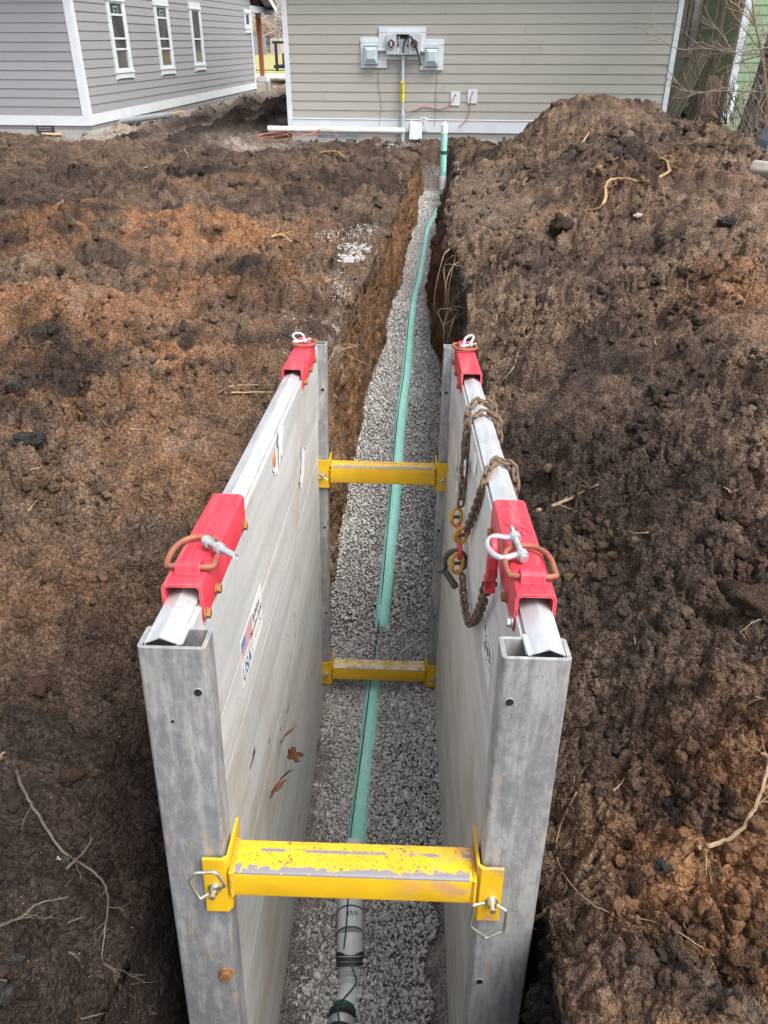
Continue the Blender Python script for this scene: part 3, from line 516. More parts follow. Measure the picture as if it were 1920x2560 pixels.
def scatter(name, protos, P, rad, mats, r, cols=None, smooth=False):
    Vs, Fs, Cs, off = [], [], [], 0; n = len(P); pick = r.integers(0, len(protos), n); RM = rotmats(n, r)
    for k, (v, f) in enumerate(protos):
        idx = np.where(pick == k)[0]
        if not len(idx): continue
        vv = np.einsum('nij,vj->nvi', RM[idx], v) * rad[idx][:, None, None] + P[idx][:, None, :]
        Vs.append(vv.reshape(-1, 3)); Fs.append((f[None] + (np.arange(len(idx)) * len(v))[:, None, None] + off).reshape(-1, 3)); off += len(idx) * len(v)
        if cols is not None: Cs.append(np.repeat(cols[idx], len(v), 0))
    o = npmesh(name, np.concatenate(Vs), np.concatenate(Fs), mats, 3, smooth)
    if cols is not None:
        cc = np.concatenate(Cs); cc = np.concatenate([cc, np.ones((len(cc), 1))], 1).astype(np.float32)
        o.data.color_attributes.new('Col', 'FLOAT_COLOR', 'POINT').data.foreach_set('color', cc.ravel())
    return o
hulls = [hull_proto(k) for k in range(14)]
# trench bedding stone
def bed(y0, y1, step, r, lay):
    out = []
    for L in range(lay):
        y = y0
        yy = np.arange(y0, y1, step)
        for y in yy:
            a, b = np.interp(y, FLOL[:, 0], FLOL[:, 1]) + .01, np.interp(y, FLOR[:, 0], FLOR[:, 1]) - .01
            if y < 4.4: a, b = bO[0] + .10 + .0255 * (y - 1.35) + .005 - .02, bO[0] + .876 + .0255 * (y - 1.35) + .02
            xs = np.arange(a, b, step); out.append(np.stack([xs + r.uniform(-.6, .6, len(xs)) * step, y + r.uniform(-.6, .6, len(xs)) * step, np.full(len(xs), -L * step * .55)], 1))
    P = np.concatenate(out); P[:, 2] += zgravel(P[:, 0], P[:, 1]) + r.normal(0, .004, len(P)) + .012 * perlin(P[:, 0] * 3, P[:, 1] * 3, P[:, 0] * 0); return P
PIPE = [(956, 400), (953, 430), (945, 455), (925, 490), (915, 540), (905, 600), (895, 640), (887, 700), (878, 800), (868, 880), (862, 950), (855, 1050), (845, 1150), (835, 1250), (825, 1335), (824, 1350), (817, 1400), (810, 1450), (808, 1465), (795, 1600), (775, 1780), (762, 1900), (757, 1960)]
def onfloor(X_, Y_):
    d = ray(X_ * DS, Y_ * DS); lo, hi = .5, 25.
    for _ in range(50):
        m_ = (lo + hi) / 2; p = CAMP + d * m_ / d[1]
        if p[2] > zgravel(p[0], p[1]): lo = m_
        else: hi = m_
    return CAMP + d * lo / d[1]
pipe_xy = np.array([onfloor(*p) for p in PIPE])[::-1]
Pn = bed(1.0, 4.6, .0160, rng, 2); Pm = bed(4.6, 9.0, .0180, rng, 1); Pf = bed(9.0, 17.0, .022, rng, 1)
P = np.concatenate([Pn, Pm, Pf]); rad = np.concatenate([rng.lognormal(math.log(.0122), .33, len(Pn)), rng.lognormal(math.log(.0140), .28, len(Pm)), rng.lognormal(math.log(.0165), .25, len(Pf))])
# right end of the near bedding is bare earth
bare = (P[:, 1] < 2.45) & (P[:, 0] > .20 + .10 * (P[:, 1] - 1.9) + .03 * np.sin(P[:, 1] * 17)); P, rad = P[~bare], rad[~bare]
tag(scatter('gravel', hulls, P, rad, [MAT['gravel']], rng), 'grey crushed stone bedding along the trench floor', None, None, 'stuff')

# loose clods over the soil
flat = np.where((~iswall & ~isfloor & (BY > .6) & (BY < 30) & (np.abs(BX) < half[:, None] * .97)).ravel())[0]
w_ = np.where(side.ravel()[flat] > 0, 1.4, 1.0) * np.clip(rough_lo.ravel()[flat] - .2, .05, 2); w_ /= w_.sum()
idx = rng.choice(flat, 56000, replace=False, p=w_); P = V[idx].copy(); dd = dist.ravel()[idx]
rad = np.clip(.0030 * rng.pareto(2.0, len(P)) * (1 + .12 * dd) + .0016 + .0007 * dd, .0025, np.clip(.010 + .0045 * dd, .018, .06)); P[:, 2] += rad * .05
lumps = [lump_proto(k, 1, .45) for k in range(4, 10)] + hulls[:9]
cc = COLr[idx, :3] * rng.uniform(.8, 1.2, (len(P), 1))
ok = ~((P[:, 1] < 4.5) & (P[:, 0] > -.60) & (P[:, 0] < .56))
big_c = rad > .014
for nm, sel, pro, lab in (('soil_crumbs', ok & ~big_c, lumps, 'loose crumbs of soil strewn over the spoil'), ('soil_clods', ok & big_c, [rough_proto(70 + k) for k in range(9)], 'rough clods of soil strewn over the spoil')):
    tag(scatter(nm, pro, P[sel], rad[sel], [MAT['clod']], rng, cc[sel], smooth=nm == 'soil_clods'), lab, None, None, 'stuff')

# ------------------------------------------------------------------ houses
def siding(mb, a0, a1, z0, z1, ex, joints=(), yo=0., mi=0):
    """lapped boards in the plane y = yo facing -y, a along x"""
    z, k = z0, 0
    while z < z1 - .01:
        h = min(ex, z1 - z); cuts = [a0] + sorted(j for j, c in joints if c == k) + [a1]
        for p, q in zip(cuts[:-1], cuts[1:]):
            x0, x1 = p + (.003 if p != a0 else 0), q - (.003 if q != a1 else 0)
            mb.prism([(x0, yo - .001, z), (x0, yo - .016, z), (x0, yo - .016, z + .002), (x0, yo - .005, z + h), (x0, yo - .001, z + h)], (x1 - x0, 0, 0), mi)
        z += ex; k += 1
def rotated(mb, ang, dx=0., dy=0.):
    c, s = math.cos(ang), math.sin(ang); mb.v = [(x * c - y * s + dx, x * s + y * c + dy, z) for x, y, z in mb.v]; return mb
EX = .1588
# --- tan house: back wall in local plane y = 0, x from -2.89 to 4.31
TM = hmat((1., 17., 0)); tan = empty('tan_house', TM)
tag(tan, 'tan clapboard house with white trim and open electric meter box', 'house')
js = [(-.618, 12), (.114, 11), (.857, 10), (1.581, 9), (3.799, 8), (3.045, 5), (3.779, 4), (.117, 3), (.852, 1), (-1.368, 5), (2.6, 2), (1.9, 7), (-2.1, 8), (-.2, 14), (2.4, 12), (1.6, 6), (-2.2, 2)]
mb = MB(); siding(mb, -2.83, 4.23, .30, 3.1, EX, js); mb.build('siding', MAT['tan'], tan)
mb = MB(); mb.box(-2.88, 4.29, .002, 11.0, .0, 3.1); mb.build('wall', MAT['tan'], tan)
for nm, sgn, xx in (('side_siding', -1, -2.88), ('side_siding', 1, 4.29)):
    mb = MB(); siding(mb, 0, 10.9, .30, 3.1, EX, [(4., 3), (7., 6), (5., 9)])
    if sgn < 0: rotated(mb, -math.pi / 2, xx, 10.95)
    else: rotated(mb, math.pi / 2, xx, .05)
    mb.build(nm, MAT['tan'], tan)
for x0, x1 in ((-2.93, -2.832), (4.232, 4.32)):
    mb = MB(); mb.box(x0, x1, -.028, .07, .062, 3.1); mb.build('corner_board', MAT['white'], tan, .003)
mb = MB(); mb.box(-2.831, 4.231, -.024, .0, .085, .298); mb.prism([(-2.831, -.024, .298), (-2.831, -.036, .30), (-2.831, -.036, .306), (-2.831, -.0165, .312)], (7.06, 0, 0)); mb.build('base_trim', MAT['white'], tan)
mb = MB(); mb.box(-2.87, 4.28, .006, 10.9, -1.2, .09); mb.build('foundation', MAT['block'], tan)
mb = MB()
mb.prism([(-3.3, -.45, 3.0), (-3.3, 5.5, 5.4), (-3.3, 11.45, 3.0), (-3.3, 11.45, 3.16), (-3.3, 5.5, 5.58), (-3.3, -.45, 3.16)], (8., 0, 0)); mb.build('roof', MAT['black'], tan)
# white mounting boards, meter box, disconnects
mb = MB(); mb.box(-1.098, -.22, -.045, -.016, 1.317, 1.757); mb.box(-1.10, -.218, -.050, -.016, 1.760, 1.845); mb.build('meter_board', MAT['white'], tan, .002)
mb = MB(); mb.box(-1.447, -.945, -.040, -.016, 1.18, 1.59); mb.box(-1.449, -1.10, -.046, -.016, 1.593, 1.68); mb.box(-1.099, -.945, -.038, -.016, 1.18, 1.32); mb.build('disconnect_board', MAT['white'], tan, .002)
mb = MB(); mb.box(-.218, .118, -.040, -.016, 1.146, 1.552); mb.box(-.217, .122, -.046, -.016, 1.555, 1.653); mb.box(-.325, -.219, -.038, -.016, 1.146, 1.312); mb.build('disconnect_board', MAT['white'], tan, .002)
mbx = MB(); x0, x1, z0, z1 = -.943, -.313, 1.403, 1.735; yb, yf = -.050, -.165
mbx.box(x0, -.757, yf, yb, z0, z1); mbx.box(-.521, x1, yf, yb, z0, z1); mbx.box(-.757, -.521, yf, yb, z0, z0 + .018); mbx.box(-.757, -.521, yf, yb, z1 - .012, z1); mbx.box(-.757, -.521, -.062, yb, z0 + .018, z1 - .012)
meter = mbx.build('meter_box', MAT['metergrey'], tan, .003)
for cx in (-.851, -.423):
    mb = MB(); mb.tube([(cx, yf - .001, 1.575), (cx, yf - .022, 1.575)], [.083, .080], 28); sk = None
    mb.tube([(cx, yf - .0225, 1.575), (cx, yf - .024, 1.575)], [.069, .069], 28, mi=1)
    mb.box(cx - .016, cx + .016, yf - .034, yf - .0245, 1.535, 1.615, 2)
    for i in (-1, 1):
        mb.box(cx + i * .042 - .009, cx + i * .042 + .009, yf - .040, yf - .0245, 1.545, 1.605, 3)
        for j in (-1, 1): mb.box(cx + i * .034 - .007, cx + i * .034 + .007, yf - .036, yf - .0245, 1.575 + j * .048 - .008, 1.575 + j * .048 + .008, 0)
    mb.build('meter_socket', [MAT['galv'], MAT['dark'], MAT['metergrey'], MAT['redrag']], meter)
mb = MB(); mb.box(-.752, -.526, -.070, -.0625, 1.425, 1.60, 0); mb.box(-.752, -.526, -.072, -.0625, 1.66, 1.72, 1)
for (a, b, c, d, m_) in ((-.745, -.71, 1.43, 1.51, 2), (-.70, -.67, 1.43, 1.49, 0), (-.575, -.532, 1.43, 1.51, 2), (-.745, -.55, 1.605, 1.64, 2), (-.735, -.70, 1.645, 1.70, 2), (-.66, -.63, 1.52, 1.58, 0), (-.62, -.545, 1.575, 1.60, 2), (-.57, -.54, 1.53, 1.56, 1), (-.74, -.72, 1.53, 1.57, 1)): mb.box(a, b, -.092, -.0705, c, d, m_)
mb.build('terminal_block', [MAT['galv'], MAT['dark'], MAT['white']], meter)
for a, b in ((-.925, -.83), (-.50, -.40)):
    mb = MB(); n_ = 5
    for i in range(n_): mb.box(a + i * (b - a) / n_, a + (i + .7) * (b - a) / n_, yf - .0016, yf - .0003, 1.700, 1.716)
    mb.build('printed_mark', MAT['white'], meter)
for x0, x1, z0, z1 in ((-1.372, -1.113, 1.25, 1.56), (-.222, .03, 1.22, 1.532)):
    bb = MB(); bb.box(x0, x1, -.13, -.041, z0, z1); bb.box(x0 - .004, x1 + .004, -.142, -.128, z1 - .028, z1 + .006)
    dob = bb.build('disconnect_box', MAT['bluegrey'], tan, .003)
    cv = MB(); o_, i_ = .012, .058; zz = (z0 + .012, z1 - .034)
    ou = [(x0 + o_, -.131, zz[0]), (x1 - o_, -.131, zz[0]), (x1 - o_, -.131, zz[1]), (x0 + o_, -.131, zz[1])]; inn = [(x0 + i_, -.165, zz[0] + .07), (x1 - i_, -.165, zz[0] + .07), (x1 - i_, -.165, zz[1] - .05), (x0 + i_, -.165, zz[1] - .05)]
    cv.add(ou + inn, [(0, 1, 5, 4), (1, 2, 6, 5), (2, 3, 7, 6), (3, 0, 4, 7), (4, 5, 6, 7)]); cv.build('cover', MAT['bluegrey'], dob)
    cv = MB(); cx = (x0 + x1) / 2; [cv.box(cx - .03 + i * .014, cx - .02 + i * .014, -.1662, -.1652, z0 + .084, z0 + .094) for i in range(5)]; cv.build('printed_mark', MAT['white'], dob)
for a, b, z in ((-1.112, -.944, 1.472), (-.312, -.223, 1.455)):
    mb = MB(); mb.tube([(a, -.095, z), (b, -.095, z)], .030, 14); mb.tube([(b - .045, -.095, z), (b - .02, -.095, z)], .040, 14); mb.tube([(a + .01, -.095, z), (a + .03, -.095, z)], .038, 14); mb.build('nipple', MAT['metergrey'], tan, smooth=.6)
mb = MB(); mb.tube([(-.637, -.10, 1.402), (-.637, -.10, .40)], .030, 16); mb.tube([(-.637, -.10, 1.402), (-.637, -.10, 1.345)], .041, 16)
mb.tube([(-.632, -.10, .46), (-.632, -.10, .40), (-.632, -.10, .37)], [.036, .046, .046], 16); mb.tube([(-.632, -.10, .372), (-.634, -.10, -.25)], .044, 16)
cd = mb.build('conduit', MAT['greypvc'], tan, smooth=.6)
mb = MB(); mb.tube([(-.637, -.10, .965), (-.636, -.101, .60)], .0335, 16); mb.box(-.674, -.598, -.138, -.134, .935, .965)
for k in range(7): mb.box(-.652 + .006 * (k % 3), -.634 + .008 * (k % 2), -.1362, -.1345, .62 + .045 * k, .645 + .045 * k, 1)
mb.build('warning_tape', [MAT['yellowtape'], MAT['black_ink']], cd, smooth=.5)
mb = MB(); mb.tube([(-.637, -.10, .452), (-.637, -.10, .425)], .0375, 16); mb.build('blue_band', MAT['blue_ink'], cd, smooth=.5)
for off in (0., .018, .034):
    mb = MB(); mb.tube(catmull([(-.645 + off * .4, -.115, 1.42), (-.625 + off * .3, -.15, 1.56), (-.575 + off, -.19, 1.68), (-.52 + off, -.215, 1.695), (-.44 + off, -.22, 1.60), (-.37 + off * .6, -.20, 1.45), (-.30 + off * .3, -.17, 1.262 - off * .4)]), .0078, 8); mb.build('service_cable', MAT['black'], tan, smooth=.6)
mb = MB(); mb.tube([(-.302, -.168, 1.27), (-.285, -.165, 1.225)], .019, 10); mb.build('cable_end', MAT['black'], tan, smooth=.6)
for (a0, z0, a1, z1, pth) in ((.281, .553, .458, .788, [(.365, -.04, .731), (.33, -.07, .67), (.27, -.06, .58), (.16, -.04, .510), (.02, -.03, .498), (-.12, -.03, .525), (-.25, -.03, .528), (-.36, -.035, .49), (-.47, -.05, .455), (-.565, -.06, .438)]),
                              (.603, .594, .784, .829, [(.69, -.04, .773), (.668, -.075, .69), (.655, -.05, .57), (.655, -.04, .46), (.62, -.045, .36), (.55, -.06, .26), (.446, -.075, .187)])):
    mb = MB(); mb.box(a0, a1, -.030, -.014, z0, z1); pl = mb.build('cable_plate', MAT['white'], tan, .003)
    mb = MB(); mb.tube([(pth[0][0], -.0335, pth[0][2]), (pth[0][0], -.0305, pth[0][2])], .017, 12); mb.build('grommet', MAT['black'], pl)
    mb = MB(); mb.tube(catmull(pth), .0085, 8); mb.build('orange_cable', MAT['orange'], tan, smooth=.6)
for pts in ([(-1.119, -.02, 1.171), (-1.12, -.03, .95), (-1.095, -.03, .80), (-1.06, -.025, .57), (-1.08, -.03, .38), (-1.10, -.04, .19)], [(.01, -.02, 1.123), (0., -.03, .95), (-.012, -.03, .72), (.0, -.025, .60), (-.005, -.03, .42), (-.01, -.04, .20)]):
    mb = MB(); mb.tube(catmull(pts), .0035, 5); mb.build('ground_wire', MAT['rootgrey'], tan)
mb = MB(); mb.box(-.29, -.147, -.034, -.010, .112, .343); fp = mb.build('faucet_plate', MAT['white'], tan, .003)
mb = MB(); mb.tube([(-.222, -.034, .297), (-.222, -.085, .292), (-.222, -.105, .265)], [.013, .016, .012], 10); mb.tube([(-.250, -.088, .322), (-.195, -.088, .322)], .007, 8); mb.tube([(-.222, -.085, .295), (-.222, -.088, .322)], .005, 8); mb.build('hose_faucet', simple('brass', (.42, .28, .12), rough=.4, metal=.8), fp, smooth=.6)
mb = MB(); pts = [(-.492, -.16, -.03), (-.250, -.16, -.03), (-.245, -.05, .26), (-.485, -.05, .286)]; mb.prism(pts, (0, -.012, .002)); tag(mb.build('cover_panel', MAT['galv'], None, .002, M=TM), 'pale grey flat panel leaning on the tan house below its faucet', 'panel')

# --- grey house at the left, its near corner at the origin of this frame
GP = np.array([-5.889, 17.495, 0.]); GM = hmat(GP); grey = empty('grey_house', GM)
tag(grey, 'grey clapboard house with tall narrow white windows and a porch', 'house')
mb = MB(); siding(mb, -8., -.125, .337, 3.2, .1585, [(-1.55, 6), (-.72, 5), (-2.6, 8), (-3.5, 3), (-1.9, 11)]); mb.build('siding', MAT['grey'], grey)
mb = MB(); siding(mb, .11, 12.55, .365, 5.3, .1585, [(1.1, 9), (9.2, 2), (5.6, 14), (3.2, 12), (7.9, 5), (10.6, 8), (6.1, 3), (10.9, 4)]); rotated(mb, math.pi / 2)
mb.build('siding', MAT['grey'], grey)
mb = MB(); mb.box(-8, -.002, .002, 12.55, .1, 3.0); mb.prism([(-8, .002, 3.0), (-8, 12.55, 3.0), (-8, 12.55, 3.05), (-8, 6.5, 5.3), (-8, .002, 3.05)], (7.998, 0, 0)); mb.build('wall', MAT['grey'], grey)
mb = MB(); mb.box(-.126, .022, -.024, .0, .16, 3.2); mb.box(0.0, .022, .0005, .108, .16, 3.2); mb.build('corner_board', MAT['white'], grey)
mb = MB(); mb.box(.0, .022, 12.46, 12.60, .24, 2.6); mb.build('corner_board', MAT['white'], grey)
mb = MB(); mb.box(-8, -.127, -.022, .0, .158, .335); mb.build('base_trim', MAT['white'], grey)
mb = MB(); mb.prism([(0, .109, .165), (0, 12.459, .243), (0, 12.459, .42), (0, .109, .358)], (.020, 0, 0)); mb.build('base_trim', MAT['white'], grey)
fd = MB(); fd.box(-8, -.012, .012, 12.6, -.6, .2); fd = fd.build('foundation', MAT['block'], grey)
def vent(M_, w, nm='crawl_vent'):
    mb = MB(); mb.box(-w / 2, w / 2, -.03, -.002, .028, .155)
    for zz in (.06, .105):
        for k in range(12): mb.box(-w / 2 + .05 + k * (w - .1) / 12, -w / 2 + .05 + (k + .62) * (w - .1) / 12, -.033, -.0295, zz, zz + .018, 1)
    if M_: rotated(mb, math.pi / 2, 0, 11.75)
    else: mb.v = [(x - .972, y, z) for x, y, z in mb.v]
    mb.build(nm, [MAT['black'], MAT['galv']], grey)
vent(0, .37); vent(1, .4)
def tall_window(y0, y1, z0, z1, hd, rails, sash_gap, top_sticker, yg):
    """window on the right side wall, plane x = 0 facing +x, y along depth"""
    fr = MB(); x0, x1 = .004, .040; tw_ = .115
    fr.box(x0, x1, y0 + .02, y0 + .02 + tw_, z0 + .16, hd); fr.box(x0, x1, y1 - .02 - tw_, y1 - .02, z0 + .16, hd); fr.box(x0, x1 + .004, y0, y1, hd + .001, z1); fr.box(x0, x1 + .012, y0, y1, hd - .03, hd)
    fr.box(x0, x1 + .014, y0 - .01, y1 + .01, z0 + .120, z0 + .159); fr.box(x0, x1, y0 + .06, y1 - .06, z0 + .02, z0 + .119); fr.box(x0, x1, y0 + .01, y0 + .058, z0, z0 + .119); fr.box(x0, x1, y1 - .058, y1 - .01, z0, z0 + .119)
    w = fr.build('window', MAT['white'], grey)
    a, b, c, d = y0 + .02 + tw_ + .001, y1 - .02 - tw_ - .001, z0 + .16, hd - .031
    s = MB(); t = .035; s.box(.012, .032, a, a + t, c, d); s.box(.012, .032, b - t, b, c, d); s.box(.012, .032, a + t, b - t, c, c + .05); s.box(.012, .032, a + t, b - t, d - t, d)
    for r in rails: s.box(.012, .034, a + t, b - t, r - .018, r + .018)
    s.build('sash', MAT['white'], w)
    g = MB(); g.box(.0175, .0195, a + t, b - t, c + .05, d - t); g.build('pane', MAT['glass'], w)
    g = MB(); g.box(.0196, .0202, b - t - .05, b - t - .025, c + .06, rails[-1] - .03); g.build('screen_edge', MAT['white'], w)
    if top_sticker:
        g = MB(); q = (a + b) / 2; k = d - t - .05
        for (u0, u1, v0, v1) in ((-.12, -.10, -.14, -.0), (.08, .10, -.14, 0), (-.12, .10, -.02, 0), (-.12, .02, -.09, -.075), (-.05, .05, -.15, -.13)): g.box(.0197, .0203, q + u0, q + u1, k + v0, k + v1)
        g.build('pane_label', simple('teal_print', (.30, .45, .46)), w)
tall_window(1.53, 2.47, .91, 2.50, 2.36, (2.09, 1.665, 1.47), .1, True, 0)
tall_window(4.12, 5.08, .905, 2.52, 2.36, (2.09, 1.665, 1.46), .1, True, 0)
tall_window(6.58, 7.48, .92, 2.48, 2.36, (1.665,), .1, False, 0)
tall_window(11.71, 12.42, 1.82, 2.485, 2.40, (2.05,), .1, False, 0)
mb = MB(); mb.prism([(-8.3, -.45, 3.02), (-8.3, 6.5, 5.6), (-8.3, 14.6, 2.60), (-8.3, 14.6, 2.72), (-8.3, 6.5, 5.74), (-8.3, -.45, 3.14)], (8.66, 0, 0)); rf = mb.build('roof', MAT['black'], grey)
mb = MB(); mb.prism([(0, 6.5, 5.38), (0, 14.6, 2.40), (0, 14.6, 2.58), (0, 6.5, 5.58)], (.02, 0, 0)); mb.v = [(x + .361, y, z) for x, y, z in mb.v]; mb.build('rake_board', MAT['white'], rf)
mb = MB(); mb.prism([(.03, 6.5, 5.50), (.03, 14.6, 2.52), (.03, 14.6, 2.545), (.03, 6.5, 5.525)], (.33, 0, 0)); mb.box(.03, .36, 14.3, 14.62, 2.38, 2.52); mb.build('soffit', MAT['metergrey'], rf)
mb = MB(); mb.box(-.16, .02, 12.62, 14.6, 2.42, 2.60); mb.build('porch_beam', MAT['white'], grey)
pp = MB(); pp.box(-.24, -.10, 14.1, 14.24, .56, 2.30); pp = pp.build('porch_post', MAT['cedar'], grey); mb = MB(); mb.box(-.25, -.09, 14.09, 14.25, 2.30, 2.42); mb.build('cap', MAT['metergrey'], pp)
pr = MB(); pr.box(-.38, .05, 13.95, 14.4, -.1, .40); pr = pr.build('porch_pier', MAT['concrete'], grey); mb = MB(); mb.box(-.33, .03, 13.98, 14.36, .401, .56); mb.build('cap_stone', MAT['white'], pr)
mb = MB(); mb.box(-8, -.02, 12.6, 14.5, .1, .36); mb.build('porch_floor', MAT['concrete'], grey)

# --- green house at the right
gc = CAMP + ray(1808, 300) * 1.; t_ = 19.0 / ray(1808, 300)[1]; gc = CAMP + ray(1808, 300) * t_; gc[2] = 0
RM = hmat(gc); gh = empty('green_house', RM); tag(gh, 'old green clapboard house behind the tree trunk', 'house')
mb = MB(); siding(mb, 0., 9., -.2, 5.0, .20, [(2., 4), (3.3, 8)]); rotated(mb, -math.pi / 2, 0, 9.); mb.build('siding', MAT['greend'], gh)
mb = MB(); siding(mb, .0, 7., -.3, 5.0, .17, [(1.4, 3)]); mb.build('siding', MAT['greenl'], gh)
mb = MB(); mb.box(.002, 7, .002, 9, 0, 5.); mb.build('wall', MAT['greend'], gh)
mb = MB(); mb.box(-.03, .10, -.03, .0, .1, 5.); mb.box(-.03, -.001, .0005, .12, .1, 5.); mb.build('corner_board', MAT['white'], gh)
mb = MB(); mb.prism([(-.3, -.3, 5.), (3.5, -.3, 7.4), (7.3, -.3, 5.), (7.3, -.3, 5.15), (3.5, -.3, 7.6), (-.3, -.3, 5.15)], (0, 9.6, 0)); mb.build('roof', MAT['black'], gh)
for y0, y1, bg_ in ((1.55, 2.35, 0), (4.1, 5.3, 1)):
    f_ = MB(); x0, x1 = -.05, -.004; z0, z1 = 1.25, 3.3
    f_.box(x0, x1, y0, y0 + .13, z0, z1); f_.box(x0, x1, y1 - .13, y1, z0, z1); f_.box(x0, x1, y0 + .13, y1 - .13, z1 - .12, z1); f_.box(x0, x1, y0 + .13, y1 - .13, z0, z0 + .1); f_.box(x0 + .01, x1, y0 + .13, y1 - .13, 1.85, 1.90)
    f_ = f_.build('window', MAT['cream'], gh); g = MB(); g.box(-.02, -.018, y0 + .13, y1 - .13, z0 + .1, z1 - .12); g.build('pane', MAT['glass'] if bg_ else simple('curtain_grey', (.30, .29, .27)), f_)
mb = MB(); siding(mb, 0., 3.2, 1.75, 5.0, .20, [], -.02); rotated(mb, -math.pi / 2, 0, 9.); mb.build('beige_cladding', MAT['beige'], gh)

# --- leaning fence sections in front of the green house
def slat_panel(name, bl, br, tl, tr, n, mat, label, ragged=.1):
    t = empty(name); tag(t, label, 'fence panel', 'old fence sections leaning on the green house') ; bl, br, tl, tr = (np.array(q, float) for q in (bl, br, tl, tr)); r = random.Random(n)
    nrm = np.cross(br - bl, tl - bl); nrm /= np.linalg.norm(nrm); mb = MB()
    for i in range(n):
        a0, a1 = i / n, (i + .78) / n; e = r.uniform(-ragged, ragged); d = nrm * r.uniform(-.008, .008)
        L = lambda u, v: bl + (br - bl) * u + ((tl - bl) * (1 - u) + (tr - br) * u) * v + d
        mb.prism([L(a0, 0), L(a1, 0), L(a1, 1 + e * .3), L(a0, 1 + e * .3)], nrm * .02)
    mb.build('pickets', mat, t)
    for v in (.2, .8):
        mb = MB()
        a = bl + (tl - bl) * v; b = br + (tr - br) * v; o_ = -nrm * .028; mb.bar(a + o_, b + o_, .09, .04, nrm); mb.build('rail', mat, t)
    return t
def wp(px, py, Y): d = ray(px, py); return CAMP + d * (Y / d[1])
k7 = lambda x, y: (1640 + x / 4.607, y / 4.607)
slat_panel('fence_section', wp(*k7(60, 1420), 17.6), wp(*k7(255, 1390), 17.0), wp(*k7(470, 500), 19.6), wp(*k7(700, 470), 19.2), 15, MAT['oldwood'], 'mossy fence section of long slats leaning closest to the tan house')
slat_panel('fence_section', wp(*k7(330, 1420), 18.2), wp(*k7(450, 1400), 17.8), wp(*k7(690, 440), 19.3), wp(*k7(850, 440), 19.0), 6, MAT['oldwood'], 'narrow fence section leaning behind the mossy slats, nearer the downspout')
slat_panel('fence_section', wp(*k7(480, 1420), 16.6), wp(*k7(700, 1420), 16.3), wp(*k7(620, 880), 17.0), wp(*k7(780, 900), 16.8), 5, m_wood('brown_boards', (.20, .14, .09), (.12, .085, .06), (5, 5, .5)), 'short brown board piece standing under the brush bundle')
ds = MB(); pa = [wp(*k7(915, 990), 18.3), wp(*k7(880, 1150), 18.1), wp(*k7(845, 1290), 17.9), wp(*k7(780, 1370), 17.6)]
ds.tube(catmull(pa), .045, 8); tag(ds.build('downspout', MAT['white'], smooth=.6), 'white downspout piece curving out at the foot of the green house', 'downspout')

# ------------------------------------------------------------------ street side between the two houses
def quadsheet(name, x0, x1, y0, y1, z, mat, label):
    mb = MB(); mb.box(x0, x1, y0, y1, z - .3, z); return tag(mb.build(name, mat), label, None, None, 'structure')
quadsheet('road', -60, 40, 41.2, 47, .16, MAT['road'], 'pale concrete street beyond the houses')
quadsheet('kerb', -60, 40, 50.4, 51.2, .22, MAT['black'], 'dark edge between street and lawn')
quadsheet('verge', -60, 40, 47.01, 50.39, .19, MAT['grass'], 'strip of winter grass beside the street')
quadsheet('lawn', -90, 60, 51.21, 125, .20, MAT['grass'], 'yellow green winter lawn across the street')
def board_fence(x0, x1, y, h, mat, label):
    t = empty('board_fence', Matrix.Translation((x0, y, .15))); tag(t, label, 'fence'); mb = MB(); n = int((x1 - x0) / .16)
    for i in range(n): mb.box(i * .16, i * .16 + .15, rnd.uniform(-.01, .01), .025, 0, h + rnd.uniform(-.06, .06))
    mb.build('boards', mat, t)
    for z in (.3, h - .3): mb = MB(); mb.box(0, x1 - x0, .03, .08, z, z + .09); mb.build('rail', mat, t)
board_fence(-22, -13.55, 106, 1.9, MAT['bluewood'], 'blue grey board fence at the back of the lawn')
board_fence(-13.3, -6, 107, 1.75, MAT['palewood'], 'pale weathered board fence beside the blue grey fence')
tr = empty('dump_trailer', Matrix.Translation((-4.55, 37.2, .1))); tag(tr, 'black stake trailer parked beside the tan house', 'trailer')
mb = MB(); mb.box(0, 4.5, -.03, .03, 1.42, 1.52); mb.box(0, 4.5, 1.8, 1.86, 1.42, 1.52); mb.box(0, 4.5, -.03, 1.86, .55, .66); mb.build('bed', MAT['black'], tr)
for k in range(6): mb = MB(); mb.box(.08 + k * .45, .20 + k * .45, -.07, -.031, .45, 1.50); mb.build('stake', MAT['black'], tr)
mb = MB(); mb.box(.35, 4.4, .1, 1.7, .665, 1.1); mb.build('load', MAT['redrag'], tr, .05)
mb = MB(); mb.box(.42, 1.6, -.3, -.075, .72, .78); mb.build('fender', MAT['black'], tr)
for wy in (-.2, 2.0):
    mb = MB(); mb.tube([(.82, wy - .11, .32), (.82, wy + .11, .32)], .34, 24); w = mb.build('wheel', MAT['tyre'], tr, smooth=.5); mb = MB(); mb.tube([(.82, wy - .118, .32), (.82, wy - .1105, .32)], .19, 16); mb.build('rim', MAT['galv'], w)

